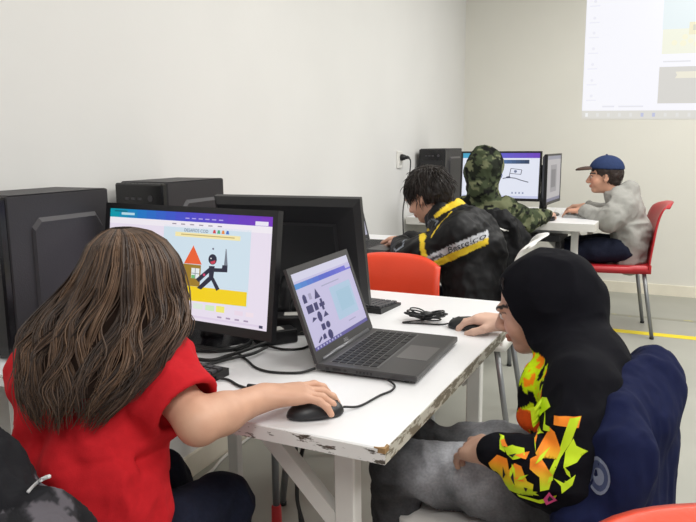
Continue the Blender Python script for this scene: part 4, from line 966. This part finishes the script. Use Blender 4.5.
# --- boy in the black and yellow jacket
def person_jacket():
    sk = (206,158,134)
    J = dict(pelvis=(-.74,2.74,.53), waist=(-.755,2.74,.63), chest=(-.815,2.745,.775), neck=(-.905,2.765,.90), front=(-.95,.1,0),
             shL=(-.80,2.63,.845), elL=(-1.005,2.63,.735), wrL=(-1.135,2.86,.762), shR=(-.83,2.87,.85), elR=(-1.0,2.98,.74), wrR=(-1.17,3.02,.762),
             hipL=(-.76,2.66,.52), knL=(-1.14,2.66,.50), anL=(-1.14,2.66,.09), toL=(-1.24,2.66,.04), hipR=(-.76,2.82,.52), knR=(-1.14,2.85,.50), anR=(-1.14,2.85,.09), toR=(-1.24,2.85,.04))
    o = (-.8,2.74,0); r = thing('person', o, 'person in a black jacket with yellow stripes seated at the wall desk', 'person')
    R = frame((-.90,.22,-.42), (-.42,.05,.9)); hc = np.array((-.985,2.79,.985))
    hd = head_mesh(hc, R, .97, .005, J['neck'], sk)
    aL = arm_mesh(J['elL'], J['wrL'], (-.62,.75,-.05), (0,0,1), 1, .0045, skin=sk, curl=(.4,.45,.4)); aR = arm_mesh(J['elR'], J['wrR'], (-1,-.1,-.04), (0,0,1), -1, .006, skin=sk, curl=(.4,.45,.4))
    V, F, C = join(body_core(J, sk, .01), hd, aL, aR); mesh_obj('body', V, F, SKIN, r, True, cols=C, off=o)
    short_hair(hc, R, .99, r, o, 11)
    S = SDF(); top_ops(S, J, .022, -.04, .122); S.cone((-.72,2.74,.80), (-.76,2.74,.86), .085, .07, .06)
    S.chain([J['shL'], (-.91,2.615,.775), J['elL'], (-1.115,2.83,.758)], [.074,.066,.064,.044], .04); S.chain([J['shR'], J['elR'], (-1.14,3.015,.76)], [.072,.060,.042], .04)
    S.cone((-.86,2.755,.86), (-.895,2.77,.915), .086, .074, .03); S.ell((-.935,2.785,.965), (.080,.070,.085), None, .008, True)
    V, F = S.mesh(.0058); V = folds(V, F, .014, 10, 40, (1,1,1)); V = folds(V, F, .005, 24, 44); V = smooth(V, F, 1, .3); x, y, z = V.T; N = vnormals(V, F)
    C = np.tile(np.array(lin((21,21,23))), (len(V),1)); cx = (x+1.1288)/.000861; cy = (1.0166+cx*.0000172-z)/.000876; nr = (N[:,1] < .35) & (y < 2.80)
    yel = np.array(lin((228,196,52))); wh = np.array(lin((196,198,204)))
    C[inpoly(cx,cy,[(168,345),(240,303),(350,246),(505,180),(512,212),(360,274),(250,334),(180,352)]) & nr] = wh
    C[inpoly(cx,cy,[(236,356),(250,334),(360,278),(512,212),(516,238),(360,314),(245,364)]) & nr] = yel
    C[inpoly(cx,cy,[(165,204),(210,184),(248,202),(272,292),(250,298),(230,222),(205,202),(172,208)]) & nr] = yel
    C[nearline(cx,cy,[(280,202),(300,150),(327,105)],3.2) & nr] = yel
    C[nearline(cx,cy,[(60,300),(48,270),(70,262),(100,275),(135,250),(120,225)],3.5) & nr] = lin((128,134,146)); C[nearline(cx,cy,[(200,160),(235,138),(270,145),(262,160)],3) & nr] = lin((110,114,122))
    C[nearline(cx,cy,[(262,312),(300,295),(330,280)],6) & nr] = lin((90,92,100))
    C[inpoly(cx,cy,[(240,122),(265,100),(352,20),(392,30),(385,58),(290,112),(250,135)]) & (y < 2.85)] = yel
    jk = mesh_obj('jacket', V, F, mat('black_nylon', attr=True, rough=.55, spec=.22, var=.06, vscale=60, bump=.1, bscale=200), r, True, cols=C, off=o)
    bv = BVHTree.FromPolygons([tuple(p) for p in V], [tuple(f) for f in F]); Vt, Ft = text_mesh('Besteico'); Q = []
    wd = Vt[:,0].max()
    for a, b, _ in Vt:
        u = a/wd; px = 362+u*142; py = 273-u*60-b*40; X = -1.1288+px*.000861; Zz = 1.0166+px*.0000172-py*.000876
        h = bv.ray_cast(Vector((X,2.2,Zz)), Vector((0,1,0))); Q.append((X, h[0].y-.002 if h[0] else 2.62, Zz))
    mesh_obj('lettering', Q, Ft, mat('black_print', (22,22,26), .6), jk, off=o)
    V, F = trousers(J, .011); mesh_obj('trousers', V, F, JEANN, r, True, off=o); shoes(J, r, o)
person_jacket()

# --- child in the camouflage hoodie, seen from behind
def person_camo():
    sk = (206,164,142)
    J = dict(pelvis=(-1.03,3.99,.52), waist=(-1.035,4.01,.62), chest=(-1.055,4.04,.755), neck=(-1.075,4.075,.89), front=(-.1,1,0),
             shR=(-.945,4.06,.815), elR=(-.855,4.17,.745), wrR=(-.775,4.385,.762), shL=(-1.18,4.06,.815), elL=(-1.27,4.16,.745), wrL=(-1.20,4.38,.76),
             hipR=(-.96,4.0,.51), knR=(-.94,4.36,.50), anR=(-.94,4.36,.09), toR=(-.94,4.46,.04), hipL=(-1.12,4.0,.51), knL=(-1.14,4.36,.50), anL=(-1.14,4.36,.09), toL=(-1.14,4.46,.04))
    o = (-1.05,4.02,0); r = thing('person', o, 'person in a green camouflage hoodie with the hood up at the far table', 'person')
    R = frame((.02,1,-.12), (0,0,1)); hc = np.array((-1.085,4.07,1.045)); hd = head_mesh(hc, R, .97, .006, J['neck'], sk)
    aR = arm_mesh(J['elR'], J['wrR'], (.05,1,-.02), (0,0,1), -1, .0055, skin=sk, curl=(.35,.4,.4)); aL = arm_mesh(J['elL'], J['wrL'], (.2,1,-.02), (0,0,1), 1, .0055, skin=sk, curl=(.35,.4,.4))
    V, F, C = join(body_core(J, sk, .011), hd, aR, aL); mesh_obj('body', V, F, SKIN, r, True, cols=C, off=o)
    S = SDF(); top_ops(S, J, .012, -.03, .12); S.chain([J['shR'], J['elR'], (-.785,4.36,.76)], [.066,.060,.042], .04); S.chain([J['shL'], J['elL'], (-1.205,4.35,.76)], [.066,.060,.042], .04)
    hw = lambda p: hc+R@np.array(p)
    S.ell(hw((-.02,0,.024)), (.118,.104,.112), R, .03); S.cone(hw((-.03,0,-.03)), hw((-.045,0,-.11)), .094, .080, .05)
    S.ell(hw((.01,0,-.004)), (.10,.084,.104), R, .008, True); S.ell(hw((.11,0,-.03)), (.08,.085,.125), R, .012, True)
    V, F = S.mesh(.0075); V = folds(V, F, .014, 12, 60); V = folds(V, F, .006, 26, 63)
    n1 = fbm(V*np.array((17,17,23)), 70, 3); n2 = fbm(V*np.array((20,20,27)), 80, 3); n3 = fbm(V*np.array((24,24,30)), 90, 2)
    C = np.tile(np.array(lin((66,74,54))), (len(V),1)); C[n1 > .55] = lin((38,42,34)); C[(n2 > .58)] = lin((112,116,88)); C[(n3 > .63)] = lin((24,25,24))
    mesh_obj('hoodie', V, F, mat('camo_cotton', attr=True, rough=.9, spec=.15, var=.05, bump=.1, bscale=300), r, True, cols=C, off=o)
    V, F = trousers(J, .011); mesh_obj('trousers', V, F, JEANN, r, True, off=o); shoes(J, r, o)
person_camo()

# --- boy in the blue cap
def person_cap():
    sk = (212,160,134)
    J = dict(pelvis=(-.315,4.755,.545), waist=(-.315,4.755,.63), chest=(-.355,4.765,.755), neck=(-.425,4.775,.865), front=(-1,-.05,0),
             shL=(-.37,4.645,.805), elL=(-.43,4.60,.712), wrL=(-.615,4.69,.768), shR=(-.38,4.88,.81), elR=(-.47,4.97,.73), wrR=(-.625,4.93,.775),
             hipL=(-.34,4.68,.53), knL=(-.68,4.63,.515), anL=(-.66,4.62,.09), toL=(-.76,4.61,.04), hipR=(-.34,4.84,.53), knR=(-.70,4.86,.515), anR=(-.68,4.87,.09), toR=(-.78,4.87,.04))
    o = (-.35,4.75,0); r = thing('person', o, 'person in a blue cap and light grey hoodie on the red chair', 'person')
    R = frame((-.985,-.12,-.06), (-.06,0,1)); hc = np.array((-.492,4.77,.985)); hd = head_mesh(hc, R, 1.0, .005, J['neck'], sk)
    aL = arm_mesh(J['elL'], J['wrL'], (-.95,.25,-.06), (0,0,1), 1, .005, skin=sk, curl=(.45,.5,.4)); aR = arm_mesh(J['elR'], J['wrR'], (-.95,-.25,-.02), (0,0,1), -1, .005, skin=sk, curl=(.45,.5,.4))
    V, F, C = join(body_core(J, sk, .011), hd, aL, aR); mesh_obj('body', V, F, SKIN, r, True, cols=C, off=o)
    short_hair(hc, R, .985, r, o, 17, 500, (44,32,28), .022, .02, vox=.007)
    w = lambda p: hc+R@np.array(p); S = SDF()
    S.ell(w((-.014,0,.042)), (.108,.090,.092), R, .01); S.half(w((0,0,.046)), R@np.array((.10,0,-1)), .006); S.ell(w((-.014,0,.036)), (.100,.083,.084), R, .004, True)
    V, F = S.mesh(.0055); cap = mesh_obj('cap', V, F, mat('blue_cap_cotton', (44,58,94), .8, spec=.15, var=.1, vscale=60, bump=.15, bscale=300), r, True, off=o)
    S = SDF(); S.ell(w((.105,0,.050)), (.072,.066,.020), R, .01); S.ell(w((.10,0,.034)), (.084,.078,.020), R, .004, True); S.half(w((.075,0,0)), R@np.array((-1,0,0)))
    V, F = S.mesh(.0045); mesh_obj('brim', V, F, mat('brown_brim', (74,54,46), .8, var=.1), cap, True, off=o, label='brown cap brim')
    b = w((-.014,0,.134)); MB().tube([b, b+R@np.array((0,0,.006))], (.008,.005), 10).build('button', mat('blue_cap_cotton'), cap, True, off=o)
    S = SDF(); top_ops(S, J, .018, -.045, .118); S.chain([J['shL'], (-.41,4.605,.75), J['elL'], (-.585,4.68,.765)], [.066,.062,.056,.040], .04); S.chain([J['shR'], J['elR'], (-.595,4.935,.77)], [.066,.056,.040], .04)
    S.cone((-.36,4.775,.865), (-.335,4.775,.90), .085, .055, .04); S.cone((-.40,4.70,.855), (-.40,4.85,.855), .045, .045, .03); S.ell((-.455,4.775,.94), (.06,.06,.07), None, .01, True)
    V, F = S.mesh(.0068); V = folds(V, F, .013, 10, 100, (1,1,1.3)); V = folds(V, F, .004, 24, 104); V = smooth(V, F, 1, .4)
    mesh_obj('hoodie', V, F, mat('grey_marl_cotton', (158,157,152), .9, spec=.15, var=.04, vscale=120, bump=.1, bscale=400), r, True, off=o)
    V, F = trousers(J, .010); mesh_obj('trousers', V, F, JEANN, r, True, off=o); shoes(J, r, o)
person_cap()

# ------------------------------------------------------------------ jackets hung over chair backs
def jacket_navy():
    o = (-.04,1.38,.4); r = thing('hung_jacket', o, 'navy blue jacket draped over the white chair behind the black hood', 'jacket'); S = SDF()
    S.chain([(-.055,1.245,.46),(-.06,1.245,.64),(-.075,1.265,.715)], [.085,.08,.05], .04, (1,0,0), .5); S.chain([(-.025,1.44,.42),(-.03,1.44,.63),(-.035,1.455,.745)], [.095,.085,.046], .05, (1,0,0), .5)
    S.cone((-.04,1.35,.42), (-.045,1.36,.68), .09, .08, .05, ax=(1,0,0), sq=.55); S.cone((-.08,1.265,.715), (-.045,1.46,.760), .036, .034, .04); S.cone((-.012,1.34,.70), (-.012,1.47,.745), .04, .042, .04)
    S.cone((-.045,1.20,.69), (-.105,1.155,.57), .042, .042, .04); S.cone((-.105,1.155,.57), (-.09,1.165,.42), .045, .045, .03); S.cone((-.025,1.51,.70), (-.02,1.52,.45), .036, .046, .04)
    S.ell((-.075,1.44,.83), (.045,.055,.05), None, .02, True)
    V, F = S.mesh(.005); V = V+np.array((-.02,0,-.008)); V = folds(V, F, .015, 9, 120, (1.3,1.3,.4)); V = folds(V, F, .004, 26, 125, (1.3,1.3,.4)); V = smooth(V, F, 1, .4)
    j = mesh_obj('cloth', V, F, mat('navy_fleece', (20,26,58), .92, var=.08, vscale=60, bump=.12, bscale=500, spec=.15), r, True, off=o)
    bv = BVHTree.FromPolygons([tuple(p) for p in V], [tuple(f) for f in F]); Q = []; Fs = []; n = 20
    for rr in (0,.010,.017,.021):
        for k in range(n):
            a = 2*math.pi*k/n; X = -.103+rr*.9*math.cos(a); Zz = .662+rr*1.25*math.sin(a); h = bv.ray_cast(Vector((X,.9,Zz)), Vector((0,1,0))); Q.append((X, (h[0].y if h[0] else 1.13)-.0015, Zz))
    fm = []
    for l in range(3):
        for k in range(n): Fs.append((l*n+k, l*n+(k+1)%n, l*n+n+(k+1)%n, l*n+n+k)); fm.append((1,0,1)[l])
    mesh_obj('round_badge', Q, Fs, [mat('badge_navy', (52,62,96), .8), mat('badge_grey', (112,120,140), .8)], j, fm=fm, off=o)
jacket_navy()
def jacket_girl():
    o = (-.9,.56,.4); r = thing('hung_jacket', o, 'black jacket with grey camouflage lining over the chair behind the red shirt', 'jacket'); S = SDF()
    S.chain([(-1.14,.55,.74),(-.95,.53,.79),(-.80,.53,.775),(-.70,.56,.70)], [.06,.062,.060,.05], .04); S.chain([(-1.12,.55,.5),(-.95,.53,.55),(-.78,.55,.5)], [.07,.08,.075], .06, (0,1,0), .7)
    S.chain([(-.86,.53,.77),(-.82,.54,.6)], [.07,.08], .06); S.chain([(-1.02,.53,.77),(-1.02,.54,.6)], [.07,.08], .06); S.chain([(-.72,.56,.70),(-.66,.60,.62),(-.655,.61,.5)], [.055,.055,.055], .04)
    V, F = S.mesh(.005); V = folds(V, F, .013, 12, 140, (1,1,.8)); V = folds(V, F, .005, 28, 144); x, y, z = V.T; C = np.tile(np.array(lin((25,25,29))), (len(V),1))
    lin_ = (x > -.77) & (z < .775); n1 = fbm(V*30, 150, 3); C[lin_] = lin((46,45,49)); C[lin_ & (n1 > .54)] = lin((92,88,94)); C[lin_ & (n1 < .42)] = lin((30,30,33))
    j = mesh_obj('cloth', V, F, mat('black_padded_cloth', attr=True, rough=.75, spec=.15, var=.06, bump=.12, bscale=300), r, True, cols=C, off=o)
    bv = BVHTree.FromPolygons([tuple(p) for p in V], [tuple(f) for f in F]); Q = []
    for t in np.linspace(0,.72,14):
        p = Vector((0,0,1.2)); q = Vector((-.645+.051*t, .5, .819+.03*t+.006*math.sin(t*3.1)))
        h = bv.ray_cast(p, (q-p).normalized()); Q.append(tuple(h[0]-(h[0]-p).normalized()*.002) if h[0] else tuple(q))
    MB().tube(crom(Q,3), .0022, 6).build('piping', mat('white_piping', (206,206,208), .6), j, True, off=o, label='white piping')
jacket_girl()
def jacket_black():
    o = (-.98,3.74,.4); r = thing('hung_jacket', o, 'black jacket hung over the white chair at the far table', 'jacket'); S = SDF()
    S.chain([(-1.12,3.735,.72),(-1.0,3.725,.77),(-.86,3.72,.755),(-.80,3.74,.66)], [.05,.06,.06,.055], .05); S.chain([(-1.06,3.72,.55),(-.88,3.70,.52)], [.09,.10], .06, (0,1,0), .7); S.cone((-.93,3.715,.75), (-.90,3.70,.5), .08, .10, .06, ax=(0,1,0), sq=.7)
    S.cone((-.83,3.74,.68), (-.80,3.73,.45), .06, .065, .05)
    V, F = S.mesh(.0075); V = folds(V, F, .022, 10, 160, (1.3,1,.6)); V = folds(V, F, .008, 22, 163)
    mesh_obj('cloth', V, F, mat('black_shell_cloth', (15,15,18), .6, spec=.2, bump=.1, bscale=200), r, True, off=o)
jacket_black()
